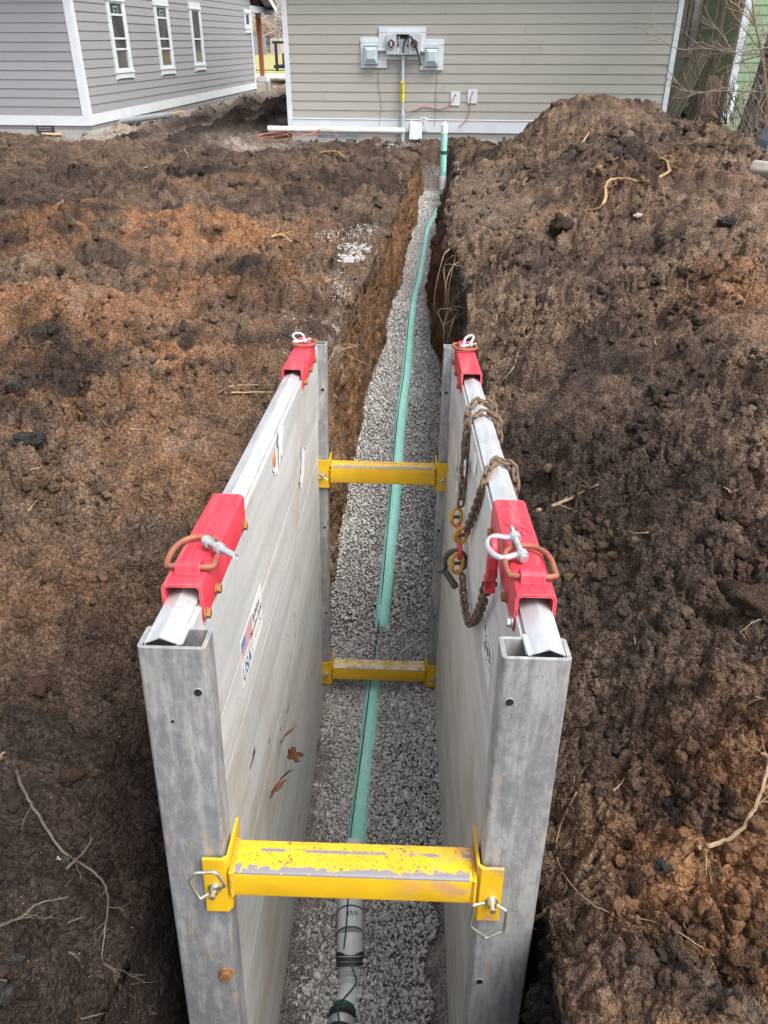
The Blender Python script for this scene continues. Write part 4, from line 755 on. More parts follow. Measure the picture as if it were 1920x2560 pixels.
# ------------------------------------------------------------------ bare trees
def branches(mb, p, d, L, r, lvl, rr, sides=5, spread=.6, gravity=.0, mi=0, rmin=.004):
    n = 5; pts = [p]; q = p.copy(); dd = d.copy()
    for i in range(n):
        dd = dd + np.array([rr.gauss(0, .13), rr.gauss(0, .13), rr.gauss(0, .1) - gravity]); dd /= np.linalg.norm(dd); q = q + dd * L / n; pts.append(q.copy())
    mb.tube(pts, list(np.linspace(r, r * .55, n + 1)), sides, caps=False, mi=mi)
    if lvl == 0: return
    for i in range(2 if lvl > 2 else 3):
        k = rr.choice([2, 3, 4, 5]); v = np.array([rr.gauss(0, spread), rr.gauss(0, spread), rr.gauss(0.1, spread * .7)]); nd = dd + v; nd /= np.linalg.norm(nd)
        branches(mb, pts[k], nd, L * rr.uniform(.55, .8), max(rmin, r * .5), lvl - 1, rr, max(3, sides - 1), spread, gravity, mi, rmin)
for i, (x, y, h, lab) in enumerate(((-15.6, 113, 9, 'bare tree behind the blue grey fence'), (-12.6, 116, 10, 'bare tree behind the pale board fence'), (-10.0, 112, 9, 'bare tree rising above the black trailer'))):
    t = empty('bare_tree', Matrix.Translation((x, y, .1))); tag(t, lab, 'tree', 'bare trees across the street'); rr = random.Random(40 + i)
    mb = MB(); mb.tube([(0, 0, 0), (.1, 0, h * .3), (0, .1, h * .5)], [.22, .17, .12], 7); mb.build('trunk', MAT['twig'], t)
    mb = MB()
    for k in range(9): a = rr.uniform(0, 6.28); branches(mb, np.array([0, 0, h * rr.uniform(.12, .5)]), np.array([math.cos(a), math.sin(a), rr.uniform(.3, 1.2)]), h * .42, .07, 4, rr, 4, .55, 0, 0, .02)
    mb.build('crown', MAT['pinktwig'], t)
mb = MB()
for k in range(46):
    rr = random.Random(900 + k); x = -24 + k * .55; branches(mb, np.array([x, 122 + rr.uniform(-2, 6), .1]), np.array([rr.gauss(0, .2), 0, 1.]), rr.uniform(5, 8), .10, 4, rr, 3, .6, 0, 0, .022)
tag(mb.build('thicket', MAT['pinktwig']), 'pinkish winter thicket far behind the fences', None, None, 'stuff')

# big trunk at the right edge
tb = CAMP + ray(1962, 400) * (13.6 / ray(1962, 400)[1]); tb = np.array([6.12, 13.6, 0.]); tz = top_height(np.array([tb[0]]), np.array([tb[1]]))[0] - .15
tt = empty('large_tree', Matrix.Translation((tb[0], tb[1], tz))); tag(tt, 'large rough barked tree at the right edge in front of the green house', 'tree')
V_, F_ = [], []; nh, na = 60, 64
for i in range(nh):
    z = i / (nh - 1) * 4.2; r = .50 + .26 * math.exp(-z / .42) - .02 * z
    for k in range(na):
        a = 2 * math.pi * k / na; ro = 1 + .10 * math.exp(-z / .6) * math.sin(5 * a + 1) + .03 * math.sin(9 * a + z * 2); V_.append((r * ro * math.cos(a) + .04 * z, r * ro * math.sin(a), z))
for i in range(nh - 1):
    for k in range(na): F_.append((i * na + k, i * na + (k + 1) % na, (i + 1) * na + (k + 1) % na, (i + 1) * na + k))
tk = npmesh('trunk', V_, F_, [MAT['bark']], 4, True); tk.parent = tt
mb = MB(); rr = random.Random(4)
for k in range(7): a = rr.uniform(0, 6.28); branches(mb, np.array([.15, 0, 4.0]), np.array([math.cos(a), math.sin(a), 1.2]), 2.4, .16, 4, rr, 6, .5)
mb.build('crown', MAT['twig'], tt)
# vines and saplings in front
def twig_thing(name, label, cat, paths, mat, group=None, seed=1, side_n=6, side_l=.35):
    mb = MB(); rr = random.Random(seed)
    for pts, r in paths:
        c = catmull(pts, 8); mb.tube(c, list(np.linspace(r, r * .35, len(c))), 6, caps=False)
        for k in range(side_n):
            i = rr.randrange(2, len(c) - 1); d = c[i] - c[i - 1]; d /= np.linalg.norm(d); d = d + np.array([rr.gauss(0, .8), rr.gauss(0, .6), rr.gauss(.15, .7)]); d /= np.linalg.norm(d)
            branches(mb, c[i], d, side_l * rr.uniform(.5, 1.3), r * .45, 1, rr, 4, .5, 0, 0, .0022)
    o = mb.build(name, mat); return tag(o, label, cat, group)
Wk = lambda pts, Y: [wp(*k7(x, y), Y + (dy[0] if dy else 0)) for x, y, *dy in pts]
twig_thing('bare_branch', 'long thin bare branch reaching level across the tan house corner', 'branch', [(Wk([(1330, 540), (1100, 580), (880, 600), (560, 560), (260, 565), (20, 430), (-260, 300)], 12.2), .012), (Wk([(880, 600), (760, 400), (640, 250), (520, 0)], 12.2), .008), (Wk([(820, 560), (1000, 640), (1290, 610)], 12.3), .008)], MAT['twig'], None, 3, 8, .3)
twig_thing('bare_branch', 'lower bare branch running level past the brush bundle', 'branch', [(Wk([(1330, 1070), (1000, 1050), (700, 1050), (400, 1065), (180, 890)], 12.6), .013), (Wk([(1000, 1050), (800, 1010), (560, 1060), (330, 1050)], 12.5), .008)], MAT['twig'], None, 5, 9, .3)
twig_thing('sapling', 'thin pale sapling standing before the mossy leaning slats', 'sapling', [(Wk([(470, 1400), (490, 1150), (480, 800), (440, 600), (390, 540), (350, 420)], 14.2), .011), (Wk([(480, 800), (330, 785), (190, 790)], 14.2), .005)], MAT['rootgrey'], None, 8, 4, .3)
twig_thing('sapling', 'pale sapling crossing the white corner board of the green house', 'sapling', [(Wk([(1060, 1620), (1000, 1400), (860, 1100), (740, 880), (640, 700), (520, 600)], 13.2), .014), (Wk([(760, 380), (900, 200), (1060, 150)], 13.4), .006), (Wk([(640, 480), (720, 500), (690, 760)], 13.4), .006)], MAT['rootgrey'], None, 9, 6, .4)
twig_thing('vine', 'woody vine climbing the large tree trunk', 'vine', [(Wk([(1290, 1300), (1270, 1000), (1230, 700), (1190, 480), (1150, 300), (1120, 100), (1100, -60)], 12.9), .022), (Wk([(1240, 1650), (1270, 1400), (1190, 1200), (1260, 1050)], 12.8), .016)], MAT['root'], None, 12, 8, .5)
rr = random.Random(77); pth = []
for k in range(40):
    x = rr.uniform(500, 900); pth.append((Wk([(x + rr.uniform(-60, 60), 1430), (x + rr.uniform(-30, 30), 1200), (x + 40 + rr.uniform(-60, 60), rr.uniform(860, 1050))], 14.6 + rr.uniform(-.3, .3)), .007))
twig_thing('brush_bundle', 'upright bundle of cut brown twigs beside the white downspout', 'brush', pth, m_wood('brush', (.20, .13, .09), (.12, .08, .06)), None, 21, 1, .25)
pth = []
for k in range(30):
    x = rr.uniform(880, 1330); y = rr.uniform(1200, 1700); pth.append((Wk([(x, y), (x + rr.uniform(-110, 60), y - rr.uniform(80, 200)), (x + rr.uniform(-200, 100), y - rr.uniform(200, 520))], 12.7 + rr.uniform(-.5, .3)), .006))
twig_thing('bare_shrub', 'tangled bare shrub at the foot of the large tree', 'shrub', pth, MAT['twig'], None, 22, 2, .25)
pth = []
for k in range(16):
    x = rr.uniform(850, 1330); y = rr.uniform(0, 900); pth.append((Wk([(x + 60, y + rr.uniform(50, 250)), (x, y), (x + rr.uniform(-260, 120), y - rr.uniform(-60, 260))], 12.6 + rr.uniform(-.4, .4)), .005))
twig_thing('bare_shrub', 'thin bare twigs hanging across the upper tree trunk', 'shrub', pth, MAT['twig'], None, 23, 3, .3)

# ------------------------------------------------------------------ trench box (all in the box frame: x across, y along, z up from the rail edge)
TB = empty('trench_box', BOXM); tag(TB, 'aluminium trench box with red lifting brackets and yellow spreaders', 'trench box')
WT, LEN, BOT = .976, 3.047, -2.62
def mx(x, s): return x if s == 0 else WT - x     # mirror for the right wall
def bx2(mb, s, x0, x1, *r, mi=0): a, b = sorted((mx(x0, s), mx(x1, s))); return mb.box(a, b, *r, mi=mi) if mi else mb.box(a, b, *r)
PZ = [-.012, -.437, -.655, -1.195, -1.62, -2.06, BOT]
for s in (0, 1):
    mb = MB()
    for i in range(len(PZ) - 1): bx2(mb, s, .014, .100, .088, 2.959, PZ[i + 1] + .0008, PZ[i] - .0008)
    pan = mb.build('side_panel', m_alu(1.0 if s == 0 else 1.04), TB, .0012, seg=1)
    mb = MB(); a, c, b = mx(.0125, s), mx(.050, s), mx(.0905, s)
    y0, y1 = .016, 3.03
    if s: a, b = b, a
    mb.prism([(a, y0, -.004), (a, y0, .002), (c, y0, .0185), (b, y0, .002), (b, y0, -.004), (b - .004, y0, -.004), (b - .004, y0, .0005), (c, y0, .0145), (a + .004, y0, .0005), (a + .004, y0, -.004)], (0, y1 - y0, 0))
    mb.build('top_rail', MAT['bright'], pan)
    mb = MB()
    for k in range(16):     # weld bead where the rail meets the post
        y = .018 + k * .0045; q = mx(.094 + .003 * (k % 2), s); mb.tube([(q, y, -.002), (q, y + .004, .006)], .0045, 6)
    mb.build('weld_bead', MAT['bright'], pan, smooth=.8); mb = MB()
    for k in range(60): y = 2.955 + rnd.uniform(-.004, .004); q = mx(.101, s); mb.tube([(q, y, -.02 - k * .007), (q - .0 , y, -.027 - k * .007)], .0042, 5)
    mb.build('weld_bead', MAT['bright'], pan, smooth=.8)
    for y0, y1 in ((0., .087), (2.96, LEN)):
        t = .0095; bm = bmesh.new()
        ring = lambda x0, x1, yy0, yy1, r, n=4: [(x + r * math.cos(a_) * 1, y + r * math.sin(a_)) for (x, y, a0) in ((x1 - r, yy1 - r, 0), (x0 + r, yy1 - r, 90), (x0 + r, yy0 + r, 180), (x1 - r, yy0 + r, 270)) for a_ in [R_(a0 + 90 * k / n) for k in range(n + 1)]]
        x0, x1 = sorted((mx(0, s), mx(.155, s))); o_ = ring(x0, x1, y0, y1, .010); i_ = ring(x0 + t, x1 - t, y0 + t, y1 - t, .004); n = len(o_); bot = -2.50
        mb = MB(); vs = [(x, y, z) for z in (0, bot) for P_ in (o_, i_) for x, y in P_]
        fs = []
        for k in range(n):
            j = (k + 1) % n; fs += [(k, j, n + j, n + k), (k, 2 * n + k, 2 * n + j, j), (n + k, n + j, 3 * n + j, 3 * n + k), (2 * n + k, 3 * n + k, 3 * n + j, 2 * n + j)]
        mb.add(vs, fs); po = mb.build('post', MAT['post'], TB, smooth=.7)
        # pin holes: dark discs on the camera-side face, painted for the shade inside
        for hz in ((-.119, -1.10) if y0 < 1 else (-.26, -1.15, -1.78)):
            hx_ = mx(.130, s); hb = MB(); rr_ = .0115
            hb.tube([(hx_, y0 - .0012, hz), (hx_, y0 - .0003, hz)], [rr_, rr_], 18); hb.tube([(hx_, y0 - .0011, hz - .001), (hx_, y0 - .0016, hz - .001)], [rr_ * .86] * 2, 18, mi=1)
            if not (s == 0 and hz == -1.10): hb.build('pin_hole', [MAT['bright'], MAT['dark']], po)
        if y0 < 1 and s == 0:
            for hx_, hz, rr_ in ((.130, -1.10, .017),):
                hb = MB(); hb.tube([(hx_, -.001, hz), (hx_, -.006, hz)], .021, 20); hb.tube([(hx_, -.006, hz), (hx_, -.018, hz)], rr_, 6); hb.build('bolt', MAT['rustbolt'], po, .0015)
            hb = MB(); hb.tube([(.063, -.0012, -.207), (.063, -.0003, -.207)], .0045, 10); hb.build('small_hole', MAT['dark'], po)
# spreaders
def spreader(yf, zt, zb, mat, pl0, pl1, pz0, pz1, big=True):
    """yf = camera-side face of the tube"""
    mb = MB(); r = .010; pr = []
    y0, y1, z0, z1 = yf, yf + .108, zb, zt
    for (cy, cz, a0) in ((y0 + r, z0 + r, 180), (y1 - r, z0 + r, 270), (y1 - r, z1 - r, 0), (y0 + r, z1 - r, 90)):
        pr += [(.1765, cy + r * math.cos(R_(a0 + 30 * k)), cz + r * math.sin(R_(a0 + 30 * k))) for k in range(4)]
    mb.prism(pr, (.6225, 0, 0)); sp = mb.build('spreader', mat, TB, smooth=.5)
    for s in (0, 1):
        e = MB(); yo = yf + (.014 if big else .012); fy = yf + .0 if not big else -.0105
        f0 = -.0105 if big else 2.9485
        # plate folded round the inner corner of the post
        pts = [(.100, f0), (.150, f0), (.1605, f0 + .009), (.1605, f0 + .135), (.1685, f0 + .135), (.1685, f0 + .006), (.158, f0 - .0085), (.100, f0 - .0085)]
        za, zb_ = pz0, pz1; q = [(mx(x, s), y, zb_) for x, y in pts]
        e.prism(q if s == 0 else q[::-1], (0, 0, za - zb_))
        ep = e.build('end_plate', mat, sp, .0018)
        w = MB()
        for k in range(14): w.tube([(mx(.173, s), yf + .001, zb + .004 + k * .0062), (mx(.173, s), yf + .001, zb + .008 + k * .0062)], .0065, 6)
        for k in range(16): w.tube([(mx(.173, s), yf + .004 + k * .0064, zt), (mx(.173, s), yf + .008 + k * .0064, zt)], .006, 6)
        w.build('weld_bead', mat, sp, smooth=.8)
        pxx, pzz = (mx(.128, s) + (.003 if s else 0), (za + zb_) / 2 + (-.004 if s == 0 else -.018))
        p = MB(); fy = f0 - .0085
        p.tube([(pxx, fy, pzz), (pxx, fy - .004, pzz)], .017, 18); p.tube([(pxx, fy - .004, pzz), (pxx, fy - .018, pzz)], [.0125, .0115], 16); p.tube([(pxx, fy - .018, pzz), (pxx, fy - .034, pzz)], [.0085, .0075], 14)
        lp = p.build('lock_pin', MAT['zinc'], sp, smooth=.6)
        g = MB(); yy = fy - .026
        if big:
            loop = [(.134, -.712), (.167, -.683), (.146, -.634), (.094, -.640), (.074, -.668), (.097, -.735), (.118, -.729)] if s == 0 else [(.828, -.728), (.800, -.722), (.795, -.801), (.841, -.843), (.885, -.809), (.884, -.738), (.862, -.734)]
            P_ = [np.array([a_, yy - .012 * (1 if i_ not in (0, len(loop) - 1) else 0), b_]) for i_, (a_, b_) in enumerate(loop)]; sm_ = []
            for i_ in range(len(P_)):
                if i_ in (0, len(P_) - 1): sm_.append(P_[i_]); continue
                for t in (.22, .12, 0): sm_.append(P_[i_] + (P_[i_ - 1] - P_[i_]) * t if t else P_[i_] * .94 + .03 * (P_[i_ - 1] + P_[i_ + 1]))
                for t in (.12, .22): sm_.append(P_[i_] + (P_[i_ + 1] - P_[i_]) * t)
            g.tube(sm_, .0042, 8)
        else:
            g.tube([(pxx + .017 * math.cos(a) + (.004 if s else -.012), yy, pzz + .012 * math.sin(a)) for a in np.linspace(0, 6.28, 17)[:-1]], .0022, 6, True); g.tube([(pxx, yy, pzz), (pxx + (.03 if s == 0 else -.015), yy - .004, pzz - .022)], .002, 5)
        g.build('ring_clip', MAT['zinc'], sp, smooth=.7)
    return sp
spreader(-.022, -.672, -.764, MAT['yel_front'], 0, 0, -.636, -.828, True)
spreader(2.938, -.728, -.838, MAT['yel_rear'], 0, 0, -.692, -.872, False)
spreader(2.938, -2.204, -2.305, MAT['yel_low'], 0, 0, -2.168, -2.345, False)
# lifting brackets
def bracket(s, y0, y1, near):
    mb = MB(); t = .0085; x0, x1 = .0045, .1055; zt, zb = .050, -.056
    pr = [(x0, zb), (x0, zt - .012), (x0 + .004, zt - .004), (x0 + .012, zt), (x1 - .012, zt), (x1 - .004, zt - .004), (x1, zt - .012), (x1, zb), (x1 - t, zb), (x1 - t, zt - t - .006), (x1 - t - .006, zt - t), (x0 + t + .006, zt - t), (x0 + t, zt - t - .006), (x0 + t, zb)]
    q = [(mx(x, s), y0, z) for x, z in pr]; mb.prism(q if s == 0 else q[::-1], (0, y1 - y0, 0)); br = mb.build('lifting_bracket', MAT['red'], TB, smooth=.5)
    for i, yb in enumerate(((.205, .325, .70) if near else (y0 + .06, y0 + .30, y1 - .08))):
        b = MB(); xa = mx(x1, s); d = 1 if s == 0 else -1; yb_ = yb if near else yb
        b.tube([(xa + d * .0003, yb_, -.036), (xa + d * .004, yb_, -.036)], .0165, 18); b.tube([(xa + d * .004, yb_, -.036), (xa + d * .015, yb_, -.036)], .0135, 6)
        b.build('bolt', MAT['rustbolt'] if not (s == 1 and i == 0 and near) else MAT['shackle'], br, .0012)
    # lug strap holding a D ring; the ring lies towards the middle of the box
    L = MB(); dr = 1 if near else -1; yl = (.285 if near else 2.775); xa, xb = sorted((mx(.026, s), mx(.088, s)))
    prof = [(0, .0502), (.040, .0502), (.040, .054), (.030, .060), (.024, .071), (.012, .0775), (-.002, .077), (-.012, .070), (-.016, .060), (-.020, .0502)]
    L.prism([(xa, yl - dr * 0 + dr * (-.022 + y_), z_) for y_, z_ in prof] if dr > 0 else [(xa, yl + .022 - y_, z_) for y_, z_ in prof][::-1], (xb - xa, 0, 0))
    L.build('lug', MAT['red'], br, .003)
    D_ = MB(); cx = mx(.057, s); yr = yl - dr * .019
    pth = [(cx - .056, yr, .062), (cx - .0605, yr + dr * .03, .0625), (cx - .060, yr + dr * .085, .064), (cx - .050, yr + dr * .125, .065), (cx - .026, yr + dr * .150, .066), (cx, yr + dr * .156, .066), (cx + .026, yr + dr * .150, .066), (cx + .050, yr + dr * .125, .065), (cx + .060, yr + dr * .085, .064), (cx + .0605, yr + dr * .03, .0625), (cx + .056, yr, .062), (cx, yr - dr * .004, .062)]
    D_.tube([p for p in catmull(pth + [pth[0]], 4)][:-1], .0078, 10, True); D_.build('lift_ring', MAT['rustrod'], br, smooth=.8)
    return br
bL = bracket(0, .195, .745, True); bR = bracket(1, .195, .757, True); bracket(0, 2.25, 2.83, False); bracket(1, 2.25, 2.86, False)
mk = MB(); rr = random.Random(31)
for k in range(11):
    x, y = rr.uniform(.89, .945), rr.uniform(.475, .60); mk.tube(catmull([(x, y, .0503), (x + rr.uniform(-.02, .02), y + rr.uniform(-.03, .03), .0503), (x + rr.uniform(-.03, .03), y + rr.uniform(-.05, .05), .0503)], 4), .0011, 4)
mk.build('scribble', simple('dark_red_scribble', (.16, .005, .02)), bR)
pf = MB(); rr = random.Random(5)
for k in range(34): x, y = rr.uniform(.02, .09), 2.36 + .4 * rr.random() ** 1.2; r_ = rr.uniform(.002, .006); pf.tube([(x, y, .0501), (x, y + .0001, .0512)], [r_, r_ * .8], 6)
# stickers
def sticker(s, y0, y1, z0, z1, pts, mats, name='sticker', par=None):
    d = 1 if s == 0 else -1; xa = mx(.1006, s); mb = MB(); mb.prism([(xa, y0, z0), (xa, y1, z0), (xa, y1, z1), (xa, y0, z1)], (d * .0008, 0, 0))
    k = 0
    for (a, b, c, e, m_) in pts:
        xx = xa + d * (.00115 + .00003 * (k % 5)); k += 1
        q = [(xx, a, c), (xx, b, c), (xx, b, e), (xx, a, e)]; mb.add(q, [(0, 1, 2, 3)], m_)
    return mb, xa
pts = []; y0, y1, z0, z1 = .578, .952, -.556, -.384
for k in range(7): pts.append((y0 + (.078 if k < 4 else .004), y0 + .185, z1 - .010 - k * .0102 - .0055, z1 - .010 - k * .0102, 2))
for k in range(6): pts.append((y0 + .006 + k * .012, y0 + .014 + k * .012, z1 - .048, z1 - .008, 1))
rr = random.Random(2)
for row, (h, n, x0, x1) in enumerate(((.030, 7, .20, .33), (.022, 13, .15, .36), (.006, 3, .14, .2), (.006, 4, .22, .36), (.005, 3, .10, .18), (.006, 2, .30, .36))):
    zz = z0 + (.118, .082, .052, .040, .028, .060)[row]; w = (x1 - x0) / n
    for k in range(n): pts.append((y0 + x0 + k * w + w * .12, y0 + x0 + k * w + w * rr.uniform(.6, .9), zz, zz + h * rr.uniform(.5, 1), 3))
pts.append((y0 + .005, y0 + .20, z0 + .074, z0 + .077, 3))
mb, xa = sticker(0, y0, y1, z0, z1, pts, None)
def text_mb(mb, txt, size, place, mi):
    cu = bpy.data.curves.new('lettering', 'FONT'); cu.body = txt; cu.size = size; cu.resolution_u = 3; cu.offset = size * .018; o = bpy.data.objects.new('lettering', cu); COL.objects.link(o)
    me = bpy.data.meshes.new_from_object(o.evaluated_get(bpy.context.evaluated_depsgraph_get())); mb.add([place(v.co.x, v.co.y) for v in me.vertices], [tuple(p.vertices) for p in me.polygons], mi)
    bpy.data.objects.remove(o); bpy.data.curves.remove(cu); bpy.data.meshes.remove(me)
text_mb(mb, 'USA', .080, lambda u, v: (xa + .0013, y0 + .006 + u * .95, z0 + .012 + v * .95), 1)
panels = [o for o in TB.children if o.name.startswith('side_panel')]
SM = [MAT['sticker'], MAT['blue_ink'], MAT['red_ink'], MAT['black_ink']]
mb.build('flag_sticker', SM, panels[0])
pts = [(.80 + .05 * k - .26, .835 + .05 * k - .26, -.395 - .02 * (k % 3), -.375 - .02 * (k % 3), 3) for k in range(4)]; rr = random.Random(6)
for k in range(46): a, c = rr.uniform(.53, .70), rr.uniform(-.475, -.37); pts.append((a, a + rr.uniform(.004, .018), c, c + rr.uniform(.002, .010), 3))
pts += [(.69, .735, -.372, -.368, 3)]
mb, xa = sticker(1, .515, .745, -.50, -.352, pts, None); mb.build('paper_label', SM, panels[1])
mb = MB()
def scrap(mb, s, cy, cz, r, seed, mi=0, lift=.004):
    q = random.Random(seed); d = 1 if s == 0 else -1; n = 11; xa = mx(.1008, s); v = [(xa + d * lift, cy, cz)]
    for k in range(n): a = 6.283 * k / n; rr_ = r * q.uniform(.45, 1.15); v.append((xa + d * q.uniform(.0, lift * 1.6), cy + rr_ * math.cos(a) * 1.0, cz + rr_ * math.sin(a)))
    mb.add(v, [(0, 1 + k, 1 + (k + 1) % n) for k in range(n)], mi)
def on(s, pts): pass
def side_pt(px, py, s):
    n = bx; p0 = bO + mx(.1008, s) * bx; d = ray(px, py); t = (n @ (p0 - CAMP)) / (n @ d); q = CAMP + t * d - bO; return q @ bf, q @ bu
for k, (px, py, r) in enumerate(((756, 1150, .085), (754, 1180, .08), (760, 1130, .05), (750, 1200, .05))): y, z = side_pt(px, py, 0); scrap(mb, 0, y, z, r, 60 + k)
mb.build('torn_label', MAT['sticker'], panels[0], smooth=.3)
mb = MB()
for k, (px, py, r) in enumerate(((700, 1105, .09), (687, 1155, .06), (686, 1170, .045))): y, z = side_pt(px, py, 0); scrap(mb, 0, y, z, r, 80 + k)
y, z = side_pt(684, 1150, 0); mb.prism([(.1012, y + .022 * math.cos(a), z + .03 * math.sin(a)) for a in np.linspace(0, 6.28, 13)[:-1]], (.0052, 0, 0), 1)
mb.build('torn_label', [MAT['sticker'], simple('orange_print', (.55, .16, .06))], panels[0])
mb = MB()
for k, (px, py, r) in enumerate(((1142, 1215, .05), (1143, 1160, .05), (1146, 1190, .03), (1190, 1150, .06))): 
    mb = MB(); y, z = side_pt(px, py, 1); scrap(mb, 1, y, z, r, 90 + k); mb.build('torn_label', MAT['sticker'], panels[1])
mb = MB(); rr = random.Random(14)      # scuffs and drips of mud on the left wall
for (px, py, l) in ((625, 1925, .10), (632, 1890, .05), (718, 1785, .08), (779, 1690, .05), (757, 1560, .02), (738, 1590, .015), (736, 1540, .02), (716, 1592, .012), (700, 1830, .03), (672, 1860, .03), (745, 2060, .06), (735, 1545, .02), (800, 1545, .03)):
    y, z = side_pt(px, py, 0); mb.prism([(.1003, y, z), (.1003, y + l, z + l * rr.uniform(-.15, .15)), (.1003, y + l, z + .006), (.1003, y, z + .009)], (.001, 0, 0))
mb.build('mud_scuff', simple('dry_mud', (.05, .038, .034)), panels[0])

# ------------------------------------------------------------------ shackles on the lift rings
def shackle(pin0, pin1, out, label, mat=MAT['shackle'], r=.0085, Lb=.085, eyeup=(0, 0, 1), mwname='shackle', grp=None):
    """pin runs pin0..pin1 (box frame); the bow reaches Lb in direction out"""
    a, b, o_ = (np.array(q, float) for q in (pin0, pin1, out)); o_ /= np.linalg.norm(o_); ax = b - a; w = np.linalg.norm(ax); ax /= w
    t = empty(mwname, BOXM); tag(t, label, 'shackle', grp); m = MB(); mid = (a + b) / 2; wb = w * .62
    pth = [a + ax * .004, a + o_ * Lb * .35 - ax * .002, mid - ax * wb + o_ * Lb * .68, mid - ax * wb * .62 + o_ * Lb * .93, mid + o_ * Lb * 1.02, mid + ax * wb * .62 + o_ * Lb * .93, mid + ax * wb + o_ * Lb * .68, b + o_ * Lb * .35 + ax * .002, b - ax * .004]
    m.tube(catmull(pth, 5), r, 10)
    for q in (a, b): m.tube([q - ax * .0085, q + ax * .0085], r * 1.85, 16)
    m.build('bow', mat, t, smooth=.9)
    m = MB(); m.tube([a - ax * .012, b + ax * .014], r * .95, 12); e = b + ax * .026
    side_ = np.cross(ax, o_); m.tube([e + (ax * math.cos(k) + side_ * math.sin(k)) * .012 for k in np.linspace(0, 6.283, 15)[:-1]], r * .62, 8, True)
    m.tube([a - ax * .018, a - ax * .008], r * 1.25, 12); m.build('pin', mat, t, smooth=.9); return t
SG = 'shackles on the lift rings of the trench box'
shackle((.083, .372, .077), (.122, .335, .078), (.75, -.65, .02), 'galvanised shackle on the near left red bracket, pin eye towards the camera', Lb=.075, grp=SG)
shackle((.905, .355, .073), (.893, .425, .088), (-1, .02, -.10), 'galvanised shackle on the near right red bracket holding the red chain hook', Lb=.078, grp=SG)
shackle((.022, 2.68, .079), (.064, 2.70, .079), (-.35, .7, .45), 'small shackle standing on the far left red bracket', r=.0075, Lb=.062, grp=SG)
shackle((.905, 2.68, .076), (.943, 2.70, .078), (.25, .55, .6), 'small shackle standing on the far right red bracket', r=.0075, Lb=.062, grp=SG)

# ------------------------------------------------------------------ chain sling draped over the right wall
CH_ = empty('chain_sling', BOXM); tag(CH_, 'rusty chain sling with yellow connectors draped over the right wall', 'chain')
PITCH, WR = .0365, .0064
lm = MB(); sl_, sw = .019, .0118; st = []
for a in np.linspace(-90, 90, 9): st.append((sl_ * .62 + sw * math.cos(R_(a)), sw * math.sin(R_(a)), 0))
for a in np.linspace(90, 270, 9): st.append((-sl_ * .62 + sw * math.cos(R_(a)), sw * math.sin(R_(a)), 0))
lm.tube(st, WR, 8, True); link0 = lm.build('chain_link', MAT['chain'], CH_, smooth=3.); link_used = [False]
def run_chain(ctrl, twist=0.):
    c = catmull(ctrl, 24); P_ = np.array(c); seg = np.linalg.norm(np.diff(P_, axis=0), axis=1); cum = np.concatenate([[0], np.cumsum(seg)]); n = int(cum[-1] / PITCH)
    at = lambda d: np.array([np.interp(d, cum, P_[:, i]) for i in range(3)])
    for k in range(n):
        a, b = at(k * PITCH), at((k + 1) * PITCH); d = (b - a) / np.linalg.norm(b - a); m_ = (a + b) / 2
        up = np.array([1., 0, 0]); u = np.cross(d, up); u /= np.linalg.norm(u); v = np.cross(d, u)
        ang = R_(45 + twist) + (math.pi / 2 if k % 2 else 0) + rnd.uniform(-.25, .25); y = u * math.cos(ang) + v * math.sin(ang); z = np.cross(d, y)
        o = link0 if not link_used[0] else link0.copy()
        if link_used[0]: COL.objects.link(o); o.parent = CH_
        link_used[0] = True
        o.matrix_local = Matrix(((d[0], y[0], z[0], m_[0]), (d[1], y[1], z[1], m_[1]), (d[2], y[2], z[2], m_[2]), (0, 0, 0, 1)))
run_chain([(.993, 1.80, -.20), (.992, 1.82, -.05), (.985, 1.83, .012), (.955, 1.85, .026), (.925, 1.86, .033), (.893, 1.83, .022), (.870, 1.78, -.008), (.862, 1.74, -.12), (.860, 1.72, -.25), (.857, 1.69, -.385)])
run_chain([(.993, 1.60, -.22), (.992, 1.63, -.05), (.985, 1.65, .012), (.955, 1.68, .026), (.925, 1.69, .033), (.893, 1.68, .022), (.870, 1.665, -.008), (.863, 1.66, -.12), (.860, 1.655, -.25), (.852, 1.64, -.385)], 20)
run_chain([(.993, 1.05, -.20), (.992, 1.10, -.04), (.985, 1.12, .012), (.955, 1.14, .026), (.925, 1.14, .033), (.893, 1.08, .022), (.871, 1.02, -.006), (.864, 1.05, -.07), (.860, 1.14, -.165), (.855, 1.25, -.28), (.852, 1.30, -.335)], 10)
run_chain([(.850, 1.34, -.545), (.852, 1.24, -.585), (.852, 1.10, -.585), (.850, .95, -.525), (.848, .76, -.385), (.845, .62, -.245), (.842, .53, -.13)], 15)
